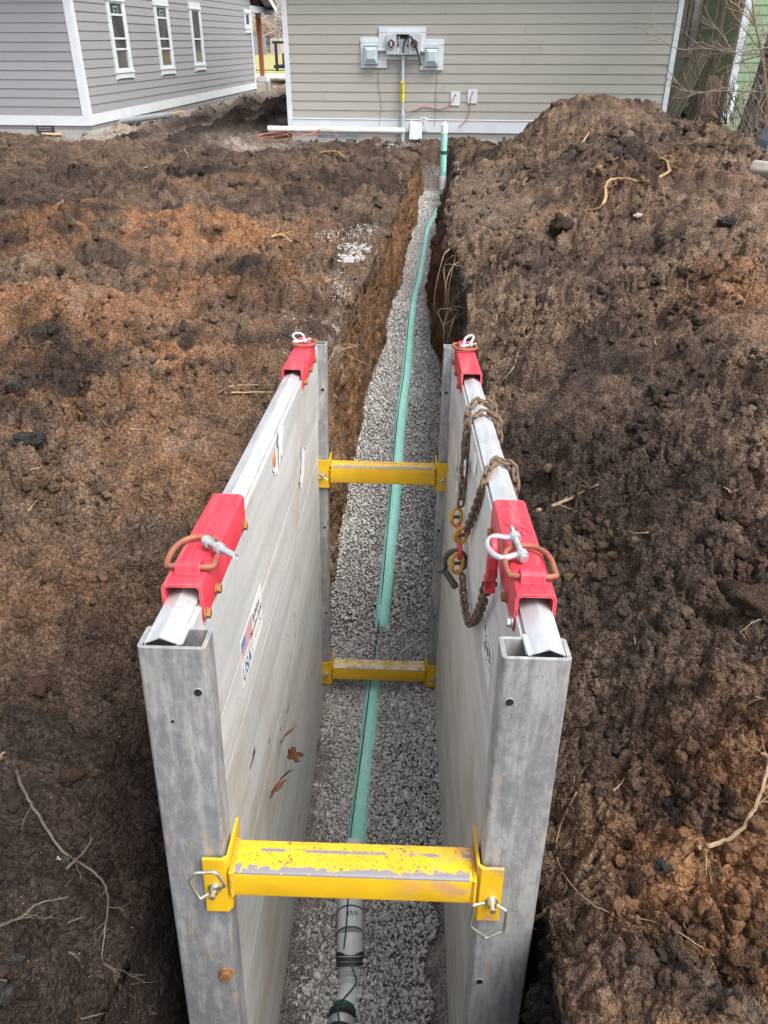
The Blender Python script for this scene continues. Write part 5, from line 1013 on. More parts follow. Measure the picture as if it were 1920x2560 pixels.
def connector(c, d, name='connecting_link', s=1.):
    c = np.array(c, float); d = np.array(d, float); d /= np.linalg.norm(d); u = np.array([1., .35, 0]); u -= d * (u @ d); u /= np.linalg.norm(u); m = MB()
    for sg in (-1, 1):
        pth = [c + d * sg * .006 * s + u * .022 * s, c + d * sg * .022 * s + u * .021 * s, c + d * sg * .036 * s + u * .010 * s, c + d * sg * .040 * s, c + d * sg * .036 * s - u * .010 * s, c + d * sg * .022 * s - u * .021 * s, c + d * sg * .006 * s - u * .022 * s]
        m.tube(catmull(pth, 4), [.0075 * s * (1.25 if i in (0, 1, 2, 22, 23, 24) else 1) for i in range(25)], 8)
    for sg in (-1, 1): m.tube([c - d * .010 * s + u * sg * .021 * s, c + d * .010 * s + u * sg * .021 * s], .0098 * s, 8)
    o = m.build(name, MAT['hammer'], CH_, smooth=.9); m = MB(); m.tube([c - u * .027 * s, c + u * .027 * s], .0072 * s, 10); m.build('load_pin', MAT['blacksteel'], o, smooth=.8)
connector((.838, 1.640, -.430), (0, -.25, -1), s=1.0); connector((.836, 1.345, -.372), (.1, .35, -1), s=1.02); connector((.832, 1.395, -.525), (0, -.2, -1), s=1.05)
m = MB(); a, b = np.array((.845, 1.60, -.455)), np.array((.842, 1.40, -.495)); d = (b - a); L_ = np.linalg.norm(d); d /= L_; u = np.cross(d, [1., 0, 0]); u /= np.linalg.norm(u); pth = []
for k in np.linspace(-90, 90, 9): pth.append(b - d * .02 + d * .02 * math.cos(R_(k)) + u * .022 * math.sin(R_(k)))
for k in np.linspace(90, 270, 9): pth.append(a + d * .02 + d * .02 * math.cos(R_(k)) + u * .022 * math.sin(R_(k)))
m.tube(pth, .0095, 10, True); m.build('master_link', MAT['redlink'], CH_, smooth=3.)
# red self locking hook hanging from the near right shackle
m = MB(); hp = [(.835, .415, .055), (.838, .425, .02), (.842, .445, -.03), (.845, .465, -.065)]; m.tube(catmull(hp, 5), [.011, .012, .013, .014, .0145, .015, .0155, .016, .016, .0165, .017, .017, .017, .0165, .015, .014][:len(catmull(hp, 5))], 12)
m.tube([(.835, .405 + .022 * math.cos(k), .062 + .024 * math.sin(k)) for k in np.linspace(R_(-60), R_(230), 14)], .0095, 10)
m.box(.828, .858, .455, .50, -.105, -.066); m.build('hook', MAT['redlink'], CH_, smooth=.6)
m = MB(); m.tube([(.822, .478, -.088), (.865, .478, -.088)], .0075, 10); m.tube([(.838, .448, -.06), (.838, .462, -.082)], .0035, 6); m.build('hook_pin', MAT['blacksteel'], CH_, smooth=.7)
# dark sling hook behind the lowest connector
HK = empty('sling_hook', BOXM); tag(HK, 'dark forged hook hanging behind the lowest yellow connector', 'hook'); m = MB(); hy, hz = 1.415, -.545; c_ = []
for k in np.linspace(R_(-150), R_(150), 26): c_.append((.828 + .044 * math.cos(k + R_(60)), hy + .03, hz + .050 * math.sin(k + R_(60))))
m.tube(c_, list(np.linspace(.007, .0125, 13)) + list(np.linspace(.0125, .010, 13)), 10); m.build('bend', MAT['blacksteel'], HK, smooth=.8)
m = MB(); m.tube(catmull([c_[-1], (.785, 1.455, -.592), (.768, 1.46, -.606), (.755, 1.46, -.600)], 5), list(np.linspace(.010, .006, 16)), 8); m.build('tip', MAT['blacksteel'], HK, smooth=.8)
m = MB(); m.tube([(.79, 1.44, -.592), (.825, 1.40, -.628)], .0145, 12); m.tube([(.825, 1.40, -.628), (.835, 1.39, -.640)], [.017, .013], 12); m.build('barrel', MAT['blacksteel'], HK, smooth=.7)
m = MB(); m.prism([(.858, 1.585, -.14), (.855, 1.64, -.165), (.853, 1.60, -.215), (.852, 1.53, -.20), (.855, 1.535, -.16)], (-.0006, 0, 0)); m.prism([(.8520, 1.575, -.165), (.8505, 1.60, -.18), (.8505, 1.58, -.19)], (-.0022, 0, 0), 1); tag(m.build('chain_tag', [MAT['white'], MAT['red_ink']], M=BOXM), 'small white paper tag tied among the hanging chains', 'tag')
# dry leaves stuck on the left wall
def leaf(y, z, r, ang, seed, label, curl=.5, lobes=5):
    q = random.Random(seed); n = 20; vs = [(.004, 0, 0)]
    for k in range(n):
        a = 6.283 * k / n; rr_ = r * (.55 + .45 * abs(math.cos(a * lobes / 2)) ** .7) * q.uniform(.92, 1.08); u, v = rr_ * math.cos(a), rr_ * math.sin(a) * .75; vs.append((.004 + curl * .45 * (u * u + .8 * u * v) / r * q.uniform(.7, 1.3) + .004 * q.random(), u, v))
    m = MB(); fs = [(0, 1 + k, 1 + (k + 1) % n) for k in range(n)]; m.add(vs, fs); m.tube([(.004, -r * .5, 0), (.012, -r * 1.2, -r * .25)], .0012, 5)
    m.v = [(.102 + .85 * abs(u * .8 + v * .3 + r * .75) + x * .5, y + (u * math.cos(ang) - v * math.sin(ang)) * .75, z + (u * math.sin(ang) + v * math.cos(ang)) * .75) for x, u, v in m.v]
    tag(m.build('dry_leaf', MAT['leaf'], M=BOXM), label, 'leaf', 'dry leaves stuck on the left wall of the trench box')
for px, py, r, an, sd, lab, cu in ((692, 1836, .055, .9, 1, 'topmost dull brown folded dry leaf on the left wall', .9), (706, 1885, .065, 2.4, 2, 'widest orange brown dry leaf on the left wall', .6), (692, 1938, .042, .3, 3, 'small crumpled dry leaf below the orange brown one', 1.2), (665, 1970, .055, 1.2, 4, 'lowest reddish pointed dry leaf on the left wall', .7)):
    y, z = side_pt(px, py, 0); leaf(y, z, r, an, sd, lab, cu)

# ------------------------------------------------------------------ sewer pipe in the trench
SP = empty('sewer_pipe', Matrix.Translation((0, 0, 0))); tag(SP, 'green sewer pipe running along the gravel bed to a capped riser', 'pipe')
yy = pipe_xy[:, 1]; dz = np.interp(yy, [2.4, 3.0, 4.0, 4.22, 4.30, 4.66, 4.75, 5.2, 8, 10, 11.5, 14, 15.2, 16, 17], [.0, -.018, -.024, -.03, -.095, -.095, -.022, -.006, -.004, -.022, -.034, -.022, .01, 0, 0])
pc = [np.array([p[0], p[1], zgravel(p[0], p[1]) + z_]) for p, z_ in zip(pipe_xy, dz)]
main = [p for p in pc if p[1] < 15.3 and p[1] > 2.45]; end = main[-1]
mb = MB(); cpts = catmull(main, 6); mb.tube(cpts, [(.058 if p[1] < 9 else .05) * (1 + .02 * math.sin(p[1] * 7)) for p in cpts], 18); mb.build('green_pipe', MAT['gpipe'], SP, smooth=1.)
rx, ry = tuple((hmat((1., 17., 0)) @ Vector((.188, -1.72, 0)))[:2]); rt = wp(960 * DS, 285 * DS, ry)
rb = wp(956 * DS, 402 * DS, ry)
mb = MB(); mb.tube([rb + (0, 0, -.3), rb, rt + (rb - rt) * .0], .056, 18); rs = mb.build('riser', MAT['gpipe'], SP, smooth=1.)
d_ = (rb - rt); L_ = np.linalg.norm(d_); d_ /= L_
mb = MB(); mb.tube([rt - d_ * .13, rt - d_ * .12, rt + d_ * .03], [.05, .060, .060], 18); mb.tube([rt - d_ * .165, rt - d_ * .13], .026, 4); mb.build('cap', MAT['whitepvc'], rs, smooth=.7)
mb = MB(); mb.tube([rb - d_ * .17, rb + d_ * .05], .064, 18); mb.build('coupling', MAT['whitepvc'], rs, smooth=.7)
mb = MB(); mb.tube([rt + d_ * .30, rt + d_ * .36], .0575, 18); mb.build('dark_band', MAT['wire'], rs, smooth=.7)
def fl(X_, Y_, up): p = onfloor(X_, Y_); d = ray(X_ * DS, Y_ * DS); t = (zgravel(p[0], p[1]) + up - CH) / d[2]; return CAMP + d * t
q = [fl(757, 1935, .055), fl(757, 2020, .05), fl(757, 2062, .02), fl(757, 2085, -.02), fl(756, 2130, -.03), fl(753, 2150, -.02), fl(741, 2190, 0.), fl(735, 2240, .02)]
mb = MB(); mb.tube([pc[2] * .3 + q[0] * .7 + np.array([0, .18, 0]), q[0], q[1]], [.055, .067, .066], 22); mb.tube(catmull([q[1], q[1] * .5 + q[2] * .5, q[2], q[2] * .5 + q[3] * .5 + np.array([0, 0, -.03])], 4), .0655, 22); wf = mb.build('white_fitting', MAT['fitting'], SP, smooth=.7)
for k, (t, rr_) in enumerate(((.45, .0685), (.98, .0680))):
    mb = MB(); a = q[0] * (1 - t) + q[1] * t; dd_ = (q[1] - q[0]); dd_ /= np.linalg.norm(dd_); mb.tube([a - dd_ * .004, a + dd_ * .004], rr_, 22); mb.build('ring_line', MAT['wire'], wf, smooth=.6)
mb = MB(); rr = random.Random(3); a = q[0] * .35 + q[1] * .65
for k in range(9): x = a[0] - .012 + .009 * (k % 6); mb.tube(catmull([(x, a[1] + .012, a[2] + .0688), (x + .004, a[1] + rr.uniform(-.01, .02), a[2] + .0690), (x + .008, a[1] - .012, a[2] + .0685)], 3), .0012, 4)
mb.build('pen_mark', MAT['black_ink'], wf)
mb = MB(); c1 = q[2] * .6 + q[3] * .4 + np.array([0, 0, .0]); ax = q[3] - q[1]; ax /= np.linalg.norm(ax)
for t in (-.022, 0., .022): mb.tube([c1 + ax * (t - .009), c1 + ax * (t + .009)], [.0715, .0715], 22)
mb.build('rubber_clamp', MAT['black'], SP, smooth=.6)
mb = MB(); mb.tube(catmull([c1 - ax * .02, c1 + ax * .07, q[4] + np.array([0, 0, .01])], 4), .062, 20); mb.build('grey_fitting', MAT['greypvc'], SP, smooth=.7)
mb = MB(); mb.tube(catmull([q[3], q[4], q[5], q[6], q[7]], 5), .054, 20); pw = mb.build('white_bend', MAT['fitting'], SP, smooth=.8)
for t, m_ in ((.35, 'wire'), (.8, 'greypvc')):
    mb = MB(); a = q[5] * (1 - t) + q[6] * t if t > .4 else q[4] * .8 + q[5] * .2; dd_ = q[6] - q[5]; dd_ /= np.linalg.norm(dd_); mb.tube([a - dd_ * .012, a + dd_ * .012], .056, 20); mb.build('band', MAT['wire'] if t > .4 else MAT['greypvc'], pw, smooth=.6)
mb = MB(); dd_ = q[7] - q[6]; dd_ /= np.linalg.norm(dd_); e = q[6] * .45 + q[7] * .55
for t, r_ in ((-.05, .068), (-.02, .064), (.02, .064), (.05, .068)): mb.tube([e + dd_ * (t - .012), e + dd_ * (t + .012)], r_, 22, mi=0)
mb.tube([e - dd_ * .02, e + dd_ * .02], .0655, 22, mi=1); mb.build('band_coupling', [MAT['black'], MAT['galv']], SP, smooth=.6)
# tracer wire along the pipe
tw_ = []
for i, p in enumerate(catmull([p for p in pc if p[1] > 2.5 and p[1] < 15.2], 4)):
    r_ = .058 if p[1] < 9 else .05; a = R_(118 - 10 * math.sin(p[1] * 1.7)); up = max(p[2] + r_ * math.sin(a) + .004, zgravel(p[0], p[1]) + .012); tw_.append((p[0] + r_ * math.cos(a), p[1], up))
near = [(q[7][0] + .005, q[7][1], q[7][2] + .075), (q[6][0] - .02, q[6][1], q[6][2] + .062), (q[5][0] + .02, q[5][1], q[5][2] + .06), (q[4][0] + .03, q[4][1], q[4][2] + .062), (q[3][0] - .025, q[3][1] + .02, q[3][2] + .085), (q[2][0] - .03, q[2][1], q[2][2] + .066), (q[1][0] - .02, q[1][1], q[1][2] + .068), (q[0][0] - .008, q[0][1], q[0][2] + .070)]
mb = MB(); mb.tube(catmull(near + [tuple(p) for p in tw_[3::4]], 5), .0042, 6); tag(mb.build('tracer_wire', MAT['wire'], smooth=1.), 'thin green tracer wire lying along the sewer pipe', 'wire')

# ------------------------------------------------------------------ loose things by the houses
def on_ground(x, y, up=0.): return np.array([x, y, gz(x, y) + up])
def seg_pipe(name, a, b, r, mat, label, cat='pipe', hollow=True):
    t = empty(name); tag(t, label, cat); a, b = np.array(a, float), np.array(b, float); d = (b - a) / np.linalg.norm(b - a); m = MB(); m.tube([a, b], r, 20, caps=not hollow)
    if hollow:
        m2 = MB(); m2.tube([b, a], r * .86, 20, caps=False); m.add(m2.v, m2.f)
        for p_, sg in ((a, 1), (b, -1)):
            n0 = 0 if sg == 1 else 20; n1 = 60 if sg == 1 else 40; m.add([], [])
        base = len(m.v)
    m.build('tube', mat, t, smooth=.9); m = MB()
    for p_, sg in ((a, 1), (b, -1)):
        m.tube([p_, p_ + d * sg * .004], [r * 1.004, r * 1.004], 20, caps=False)
        n = 20; u = np.cross(d, [0, 0, 1.]); u /= np.linalg.norm(u); w = np.cross(d, u); A = [p_ + r * (u * math.cos(6.2832 * k / n) + w * math.sin(6.2832 * k / n)) for k in range(n)]; B = [p_ + r * .86 * (u * math.cos(6.2832 * k / n) + w * math.sin(6.2832 * k / n)) for k in range(n)]
        m.add(A + B, [(k, (k + 1) % n, n + (k + 1) % n, n + k) for k in range(n)])
        if hollow: m.add([p_ + d * sg * .05 + (B[k] - p_) for k in range(n)], [tuple(range(n))], 1)
    m.build('rim', [mat, MAT['dark']], t); return t
seg_pipe('white_pipe', TM @ Vector((-3.26, -.33, .14)), TM @ Vector((-.57, -.30, .13)), .054, MAT['whitepvc'], 'long white plastic pipe lying along the base of the tan house')
def laid(xa, ya, xb, yb, r):     # a straight pipe resting on the highest ground under it
    a, b = np.array([xa, ya, gz(xa, ya)]), np.array([xb, yb, gz(xb, yb)]); up = max(gz(*(a + (b - a) * t)[:2]) - (a + (b - a) * t)[2] for t in np.linspace(0, 1, 15)); a[2] += up * .6 + r; b[2] += up * .6 + r; return a, b
gp0, gp1 = laid(-5.93, 18.35, -5.08, 20.9, .06)
seg_pipe('grey_pipe', gp0, gp1, .065, simple('dull_grey_pvc', (.22, .24, .25), (.17, .185, .19), 5, .45, 0, .05), 'thick grey plastic pipe lying beside the grey house')
gp0, gp1 = laid(-5.90, 19.0, -5.45, 20.8, .05); gp0[0] -= .12; gp1[0] -= .12
seg_pipe('grey_pipe', gp0, gp1, .045, MAT['greypvc'], 'thinner grey pipe half hidden behind the thick grey pipe')
def lumber(a, b, w, label): m = MB(); a, b = np.array(hit(*a)), np.array(hit(*b)); m.bar(a + (0, 0, .03), b + (0, 0, .03), w, .04); tag(m.build('lumber_board', MAT['lumber'], None, .003), label, 'board')
lumber((362, 249), (396, 243), .09, 'short pale board just past the thick grey pipe')
lumber((-20, 287), (62, 290), .10, 'pale board at the left edge below the grey house')
lumber((95, 292), (146, 294), .10, 'pale board lying under the foundation vent of the grey house')
lumber((800, 298), (885, 297), .09, 'reddish pale board lying near the trench end by the tan house')
# corrugated window well
WWl = empty('window_well', TM); tag(WWl, 'galvanised corrugated panel lying against the tan house under the white pipe', 'metal panel'); m = MB(); n = 28; pr = []
for k in range(n + 1): t = k / n; pr.append((-.20 - .02 * math.cos(t * 3 * 6.283) - .12 * (1 - t), .09 - .17 * (1 - t)))
for (xa, xb) in ((-2.29, -1.47),):
    v = [(x, y, z) for y, z in pr for x in (xa, xb)] ; m.add(v, [(2 * k, 2 * k + 1, 2 * k + 3, 2 * k + 2) for k in range(n)])
    v = [(x, y + .004, z - .002) for y, z in pr for x in (xa, xb)]; m.add(v, [(2 * k, 2 * k + 2, 2 * k + 3, 2 * k + 1) for k in range(n)])
m.build('sheet', MAT['galv'], WWl, smooth=1.); m = MB(); m.bar((-2.30, -.185, .092), (-1.46, -.185, .092), .03, .012); m.build('top_flange', MAT['galv'], WWl)
m = MB(); rr = random.Random(8); cl = []
for lp in range(2):
    for k in range(14): a = 6.283 * k / 14; cl.append((-3.05 + (.30 + .09 * lp) * math.cos(a) + rr.uniform(-.05, .05), -.62 + (.13 + .05 * lp) * math.sin(a) + rr.uniform(-.04, .04), .03 + .05 * lp + .05 * math.sin(a + lp)))
    cl += [(-2.6 + rr.uniform(-.1, .1), -.55, .02), (-2.33, -.40, .09 + .01 * lp), (-2.2, -.36, .15 + .008 * lp), (-2.35, -.42, .05)]
cl += [(-2.2, -.40, .16), (-1.98, -.42, .14), (-1.86, -.5, .04), (-1.95, -.55, -.02), (-2.3, -.6, .0)]
cl = [tuple(TM @ Vector(p)) for p in cl]; cl = [(x, y, max(gz(x, y) + .015, z)) for x, y, z in cl]; m.tube(catmull(cl, 4), .0055, 6); tag(m.build('cable_coil', MAT['orange'], smooth=1.), 'loose coil of orange conduit on the ground at the tan house corner', 'cable coil')
m = MB(); pts = [TM @ Vector(p) for p in ((-2.15, -.26, .115), (-1.8, -.28, .105), (-1.5, -.27, .095))]
for dz_ in (0, .014): m.tube([(p[0], p[1], p[2] + dz_) for p in pts], .010, 6)
tag(m.build('orange_conduit', MAT['orange']), 'straight orange conduit ends on top of the corrugated panel', 'cable')
# concrete piece and dark plastic at the right edge
p = np.array(hit(1640, 374)); m = MB(); m.tube([p + (-.04, .10, .03), p + (.36, -.26, .01)], [.085, .085], 6); tag(m.build('concrete_piece', MAT['concrete'], None, .02), 'pale broken concrete piece half buried at the right edge', 'concrete')
p = np.array(hit(1656, 330)); m = MB(); m.prism([(p[0] - .05, p[1], p[2] - .2), (p[0] + .5, p[1] - .1, p[2] - .2), (p[0] + .5, p[1], p[2] + .34), (p[0] + .12, p[1] + .05, p[2] + .30), (p[0] + .0, p[1] + .02, p[2] + .1)], (.03, .35, 0)); tag(m.build('plastic_bin', simple('slate_plastic', (.10, .12, .14)), None, .03), 'slate grey plastic bin edge at the right border above the concrete piece', 'bin')
# ------------------------------------------------------------------ roots, sticks and stones on the soil
def root(pts, r, mat, label, cat='root', name='root', grp=None, lift=.008, side_n=3, taper=.5, wav=.0):
    P_ = [hit(*p[:2]) + np.array([0, 0, lift + (p[2] if len(p) > 2 else 0)]) for p in pts]; c = catmull(P_, 6); m = MB(); rr_ = random.Random(int(pts[0][0] * 7 + pts[0][1]))
    c = np.array(c)
    for _k in range(4): c[1:-1] = .25 * c[:-2] + .5 * c[1:-1] + .25 * c[2:]
    c[:, 2] += r * .4; c = [p + np.array([rr_.gauss(0, r * .22), rr_.gauss(0, r * .22), rr_.gauss(0, r * .15)]) for p in c]
    m.tube(c, list(np.linspace(r, r * taper, len(c))), 6)
    for k in range(side_n):
        i = rr_.randrange(1, len(c) - 1); d = c[i] - c[i - 1]; d /= np.linalg.norm(d) + 1e-9; d = d + np.array([rr_.gauss(0, .9), rr_.gauss(0, .9), rr_.uniform(-.05, .35)]); d /= np.linalg.norm(d)
        branches(m, c[i], d, r * rr_.uniform(8, 17), r * .30, 1, rr_, 4, .6, .03, 0, .0008)
    return tag(m.build(name, mat, smooth=1.), label, cat, grp)
root([(1262, 460), (1300, 452), (1308, 425), (1312, 395), (1345, 390), (1390, 398), (1430, 385), (1447, 372)], .018, MAT['rooty'], 'thick yellow bent root lying across the right spoil heap', side_n=2, taper=.8)
root([(1445, 375), (1440, 350), (1425, 345), (1450, 340)], .012, MAT['rooty'], 'pale curled root standing at the end of the thick yellow root')
root([(1282, 375), (1310, 358), (1336, 342)], .012, MAT['rooty'], 'short wavy yellow root above the thick yellow one')
root([(1255, 318), (1270, 295), (1278, 275)], .014, MAT['rooty'], 'pale root standing upright high on the spoil heap', lift=.03)
root([(1080, 830), (1115, 790), (1120, 750), (1135, 705)], .0075, MAT['root'], 'slim pale root right of the far right bracket')
root([(1160, 1108), (1225, 1085), (1290, 1052)], .010, MAT['root'], 'straight pale stick pointing at the near right bracket', 'stick', 'stick', side_n=5)
root([(1500, 1842), (1560, 1830), (1610, 1790), (1640, 1725), (1658, 1650), (1640, 1640)], .0065, MAT['root'], 'long curved pale root rising at the right edge', side_n=8, lift=.02)
root([(1245, 1715), (1205, 1800), (1205, 1870), (1250, 1935), (1310, 1975), (1390, 1990), (1460, 2015), (1540, 2070)], .0028, MAT['root'], 'thin looping root on the orange soil at lower right', side_n=10)
root([(1140, 2010), (1175, 1985)], .010, MAT['root'], 'broken root stub beside the lower right post', lift=.03)
root([(40, 1675), (55, 1720), (85, 1770), (140, 1850), (195, 1885), (228, 1920), (236, 1960), (230, 2010), (222, 2080)], .0050, MAT['rootgrey'], 'long forked grey root running down the dark soil at lower left', side_n=7, lift=.02)
root([(0, 2005), (50, 1985), (85, 1955), (150, 1942)], .0042, MAT['rootgrey'], 'grey side root reaching the left edge at lower left', side_n=5)
root([(225, 2085), (260, 2110), (285, 2150), (310, 2165)], .004, MAT['rootgrey'], 'fine branched rootlets at the bottom of the long grey root', side_n=9)
root([(150, 1890), (190, 1850), (205, 1825)], .005, MAT['rootgrey'], 'short grey twig crossing beside the long grey root', lift=.03)
root([(175, 2205), (240, 2190), (300, 2195)], .003, MAT['rootgrey'], 'pale rootlet near the bottom edge at lower left')
root([(475, 852), (500, 838), (560, 836)], .008, MAT['root'], 'pale curved root on the soil left of the rear wall', lift=.01)
root([(500, 852), (590, 850)], .007, MAT['rooty'], 'straight yellowish root left of the rear wall')
root([(585, 518), (610, 512), (630, 530)], .014, MAT['rooty'], 'yellow hooked root on the left bank near the white stone spill', lift=.02)
root([(690, 335), (720, 330), (750, 345)], .022, MAT['rooty'], 'yellow root ring on the dark soil before the tan house', lift=.02)
root([(310, 365), (350, 355), (395, 350)], .012, MAT['root'], 'pale stick on the dark soil left of the far trench', 'stick', 'stick')
root([(400, 330), (408, 348)], .012, MAT['root'], 'short stick standing up on the far left soil', 'stick', 'stick', lift=.05)
root([(640, 605), (700, 640), (760, 600)], .006, MAT['rootgrey'], 'fine grey root hanging near the left trench lip')
root([(780, 570), (820, 565)], .010, MAT['root'], 'pale stick lying on the left trench lip', 'stick', 'stick', lift=.03)
rr = random.Random(55); n = 0
while n < 34:
    x, y = rr.uniform(0, 1659), rr.uniform(330, 2150)
    if 290 < x < 1240 and y > 560 - .0 * x or (700 < x < 1080): continue
    a = rr.uniform(0, 6.28); l = rr.uniform(14, 52); root([(x, y), (x + l * .5 * math.cos(a) + rr.uniform(-6, 6), y + l * .3 * math.sin(a)), (x + l * math.cos(a), y + l * .6 * math.sin(a))], rr.uniform(.0016, .0034) * (1 + (2200 - y) / 900), rr.choice([MAT['root'], MAT['rootgrey']]), 'short thin rootlet lying on the churned soil', 'rootlet', 'rootlet', 'rootlets strewn on the soil', side_n=1); n += 1
# roots sticking out of the cut faces
def cutroot(p0, pts, r, mat, label):
    m = MB(); rr_ = random.Random(len(label)); P_ = [np.array(p0, float) + np.array(q, float) for q in pts]
    for k in range(5): m.tube(catmull([p + np.array([rr_.gauss(0, .05), rr_.gauss(0, .10), rr_.gauss(0, .05)]) for p in P_], 5), list(np.linspace(r, r * .4, (len(P_) - 1) * 5 + 1)), 5)
    tag(m.build('root_cluster', mat, smooth=1.), label, 'roots')
cutroot((.70, 6.9, -.35), [(0, 0, 0), (-.12, -.1, -.10), (-.14, -.2, -.35), (-.10, -.15, -.65)], .006, MAT['rootgrey'], 'hanging fine roots on the right trench face behind the box')
cutroot((.72, 8.0, -.25), [(0, 0, 0), (-.10, -.05, -.08), (-.12, -.1, -.35), (-.06, -.1, -.7)], .006, MAT['root'], 'tangle of pale roots in the upper right trench face')
cutroot((-.40, 5.6, -.40), [(0, 0, 0), (.10, .05, .06), (.2, .1, .02)], .005, MAT['root'], 'pale broken roots poking out of the left trench face')
cutroot((.56, 14.2, -.2), [(0, 0, 0), (.15, -.1, .05), (.3, -.3, -.1)], .007, MAT['rootgrey'], 'grey roots crossing the far end of the trench')
cutroot((-.36, 4.9, -.75), [(0, 0, 0), (.10, -.05, -.15), (.10, 0, -.5)], .004, MAT['rootgrey'], 'thin roots hanging beside the rear left post')
def stone(X_, Y_, r, mat, label, cat='stone', name='stone', seed=0, grp=None, sq=(1, .8, .65), sub=3, amp=.22, sink=.45):
    r *= .72; amp *= 1.5; p = hit(X_, Y_); v, f = (rough_proto(50 + seed) if amp > .16 else lump_proto(50 + seed, sub, amp)); th_ = seed * 1.7; c_, s_ = math.cos(th_), math.sin(th_); v = v * np.array(sq) * r; v = np.stack([v[:, 0] * c_ - v[:, 1] * s_, v[:, 0] * s_ + v[:, 1] * c_, v[:, 2]], 1)
    o = npmesh(name, v, f, [mat], 3, True, Matrix.Translation((p[0], p[1], p[2] + r * sq[2] * sink))); return tag(o, label, cat, grp)
stone(527, 705, .085, MAT['stone'], 'smooth tan oval cobble half buried left of the rear bracket', seed=1, sq=(1.3, .7, .6), amp=.08)
stone(1183, 1018, .045, MAT['stone'], 'small round tan stone right of the chain loop', seed=2, sq=(.8, .8, 1.05), amp=.10)
stone(1233, 2005, .02, MAT['stone'], 'tiny tan stone on the lower right soil', seed=3)
stone(1510, 2015, .045, m_rust('clay_lump', (.105, .056, .030), (.085, .046, .025), (.07, .038, .022), 20, .95, 0.), 'round orange clay lump at lower right', 'clod', 'clay_lump', 4)
stone(1590, 2070, .04, m_rust('clay_lump2', (.105, .056, .030), (.085, .046, .025), (.07, .038, .022), 20, .95, 0.), 'second orange clay lump further right at lower right', 'clod', 'clay_lump', 5)
stone(1436, 1870, .035, MAT['greystone'], 'dark grey stone set in the orange soil at lower right', seed=6)
stone(1640, 1318, .13, m_rust('brown_rock', (.072, .048, .033), (.056, .038, .026), (.044, .030, .023), 16, .95, 0.), 'large brown rock cut by the right edge', 'rock', 'rock', 7, sq=(1.3, .8, .65))
stone(1565, 1110, .05, m_rust('brown_rock2', (.075, .05, .034), (.058, .039, .028), (.045, .031, .024), 16, .95, 0.), 'fist sized brown rock on the right slope', 'rock', 'rock', 8)
stone(1437, 1643, .022, MAT['brick'], 'small reddish stone in the hollow at right', seed=9)
stone(1480, 1330, .045, MAT['stone'], 'tan cobble on the right slope', seed=10)
stone(1372, 1170, .04, MAT['stone'], 'tan stone above the near right bracket slope', seed=11)
stone(15, 2150, .035, MAT['greystone'], 'grey stone at the bottom left corner', seed=12)
stone(35, 2075, .04, MAT['greystone'], 'dull grey rock on the lower left soil', 'rock', 'rock', 13)
stone(140, 1865, .03, MAT['greystone'], 'pale grey round stone by the long grey root', seed=14)
stone(155, 1680, .05, m_rust('brown_clod', (.07, .040, .026), (.055, .032, .021), (.045, .027, .02), 20, .95, 0.), 'rusty brown clod beside the dark hole at lower left', 'clod', 'soil_lump', 15)
stone(85, 1490, .085, m_rust('red_clod', (.08, .047, .034), (.062, .037, .027), (.05, .032, .024), 20, .95, 0.), 'broad reddish clod at the left edge', 'clod', 'soil_lump', 16)
stone(60, 955, .085, MAT['greystone'], 'dark angular rock at the left edge', 'rock', 'rock', 17, sq=(1.2, .8, .6))
stone(185, 735, .05, simple('rust_tin', (.10, .045, .035)), 'dark red flat brick shard on the left soil', 'shard', 'brick_shard', 18, sq=(1.2, .8, .3))
stone(1135, 262, .09, MAT['brick'], 'orange brick fragment on the heap shoulder', 'brick', 'brick_fragment', 19)
stone(1125, 285, .07, MAT['brick'], 'second brick fragment lower on the heap shoulder', 'brick', 'brick_fragment', 20)
stone(1580, 235, .06, MAT['concrete'], 'pale rubble chip on the heap crest', 'rubble', 'rubble', 21)
stone(1380, 470, .07, MAT['concrete'], 'crumpled pale plastic scrap on the right slope', 'scrap', 'plastic_scrap', 22, sq=(1., .5, .5), amp=.5)
stone(1210, 495, .20, m_rust('brown_rock3', (.062, .043, .032), (.05, .035, .026), (.038, .027, .021), 14, .95, 0.), 'large flat sided soil block on the right bank', 'clod', 'soil_block', 23, sq=(1.2, .7, .7))
stone(1570, 485, .10, MAT['greystone'], 'dark lump high on the right slope', 'rock', 'rock', 24)
stone(1420, 850, .09, m_rust('brown_rock4', (.062, .043, .032), (.05, .035, .026), (.038, .027, .021), 14, .95, 0.), 'squarish soil block on the right slope', 'clod', 'soil_block', 25)
stone(250, 1105, .03, MAT['greystone'], 'pale grey chip on the left soil', seed=26)
stone(330, 778, .05, MAT['stone'], 'pale flat stone left of centre', seed=27, sq=(1.2, .8, .4))
stone(275, 790, .045, MAT['stone'], 'pale rounded stone beside the flat stone', seed=28)
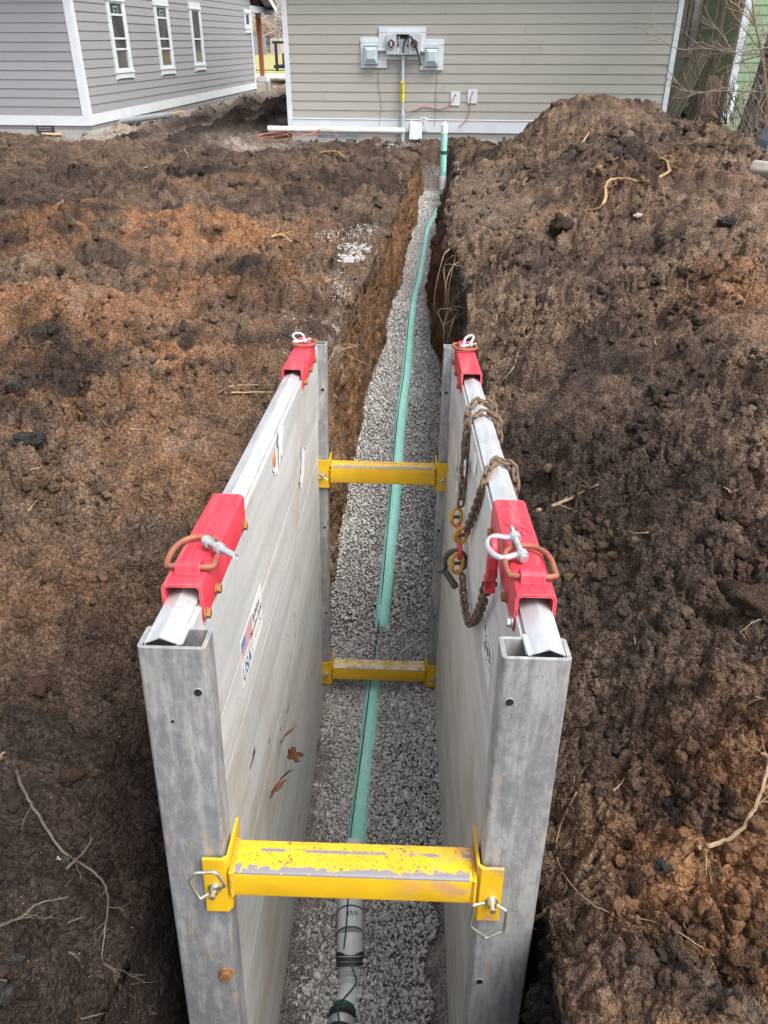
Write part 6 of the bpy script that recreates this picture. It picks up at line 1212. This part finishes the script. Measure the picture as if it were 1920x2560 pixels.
# spilled white stone on the left bank
def spill(X_, Y_, rx_, ry_, n, s0, s1):
    P_, r_ = [], []
    for k in range(n):
        a, q_ = rng.uniform(0, 6.283), rng.random() ** .8; p = hit(X_ + rx_ * q_ * math.cos(a), Y_ + ry_ * q_ * math.sin(a)); P_.append(p); r_.append(rng.uniform(s0, s1))
    return P_, r_
PP, RR = [], []
for a in ((768, 536, 40, 13, 420, .006, .014), (756, 557, 34, 11, 460, .006, .014), (750, 505, 60, 16, 190, .005, .012), (790, 495, 30, 12, 160, .005, .012), (705, 510, 26, 12, 90, .005, .012), (735, 620, 30, 40, 200, .004, .010), (850, 312, 40, 9, 220, .007, .016), (985, 365, 12, 22, 110, .007, .016), (640, 720, 40, 60, 40, .006, .010), (880, 400, 20, 40, 60, .008, .014)):
    p, r = spill(*a); PP += p; RR += r
tag(scatter('spilled_stone', hulls, np.array(PP), np.array(RR), [MAT['white_chip']], rng), 'white limestone chips spilled on the trench banks', None, None, 'stuff')
PP, RR, CC = [], [], []
for (X_, Y_, rx_, ry_, n, s0, s1, col) in ((1265, 1185, 80, 80, 60, .012, .036, (.085, .060, .042)), (1560, 2010, 90, 70, 46, .008, .026, (.115, .062, .032)), (1480, 1740, 160, 60, 40, .008, .022, (.10, .06, .036)), (1500, 700, 140, 200, 50, .02, .05, (.085, .06, .045)), (1620, 1230, 60, 120, 24, .015, .04, (.075, .052, .04)), (330, 700, 240, 160, 60, .014, .045, (.11, .07, .045)), (120, 1000, 120, 160, 36, .012, .034, (.10, .066, .045)), (250, 1850, 110, 120, 30, .01, .03, (.035, .027, .023))):
    p, r = spill(X_, Y_, rx_, ry_, n, s0, s1); r = [s0 + (q - s0) * rng.random() ** 1.6 for q in r]; PP += p; RR += r; CC += [np.array(col) * rng.uniform(.75, 1.25) for _ in p]
tag(scatter('rolled_clods', [rough_proto(170 + k) for k in range(8)], np.array(PP), np.array(RR), [MAT['clod']], rng, np.array(CC), True), 'rounded clods rolled together on the banks', None, None, 'stuff')
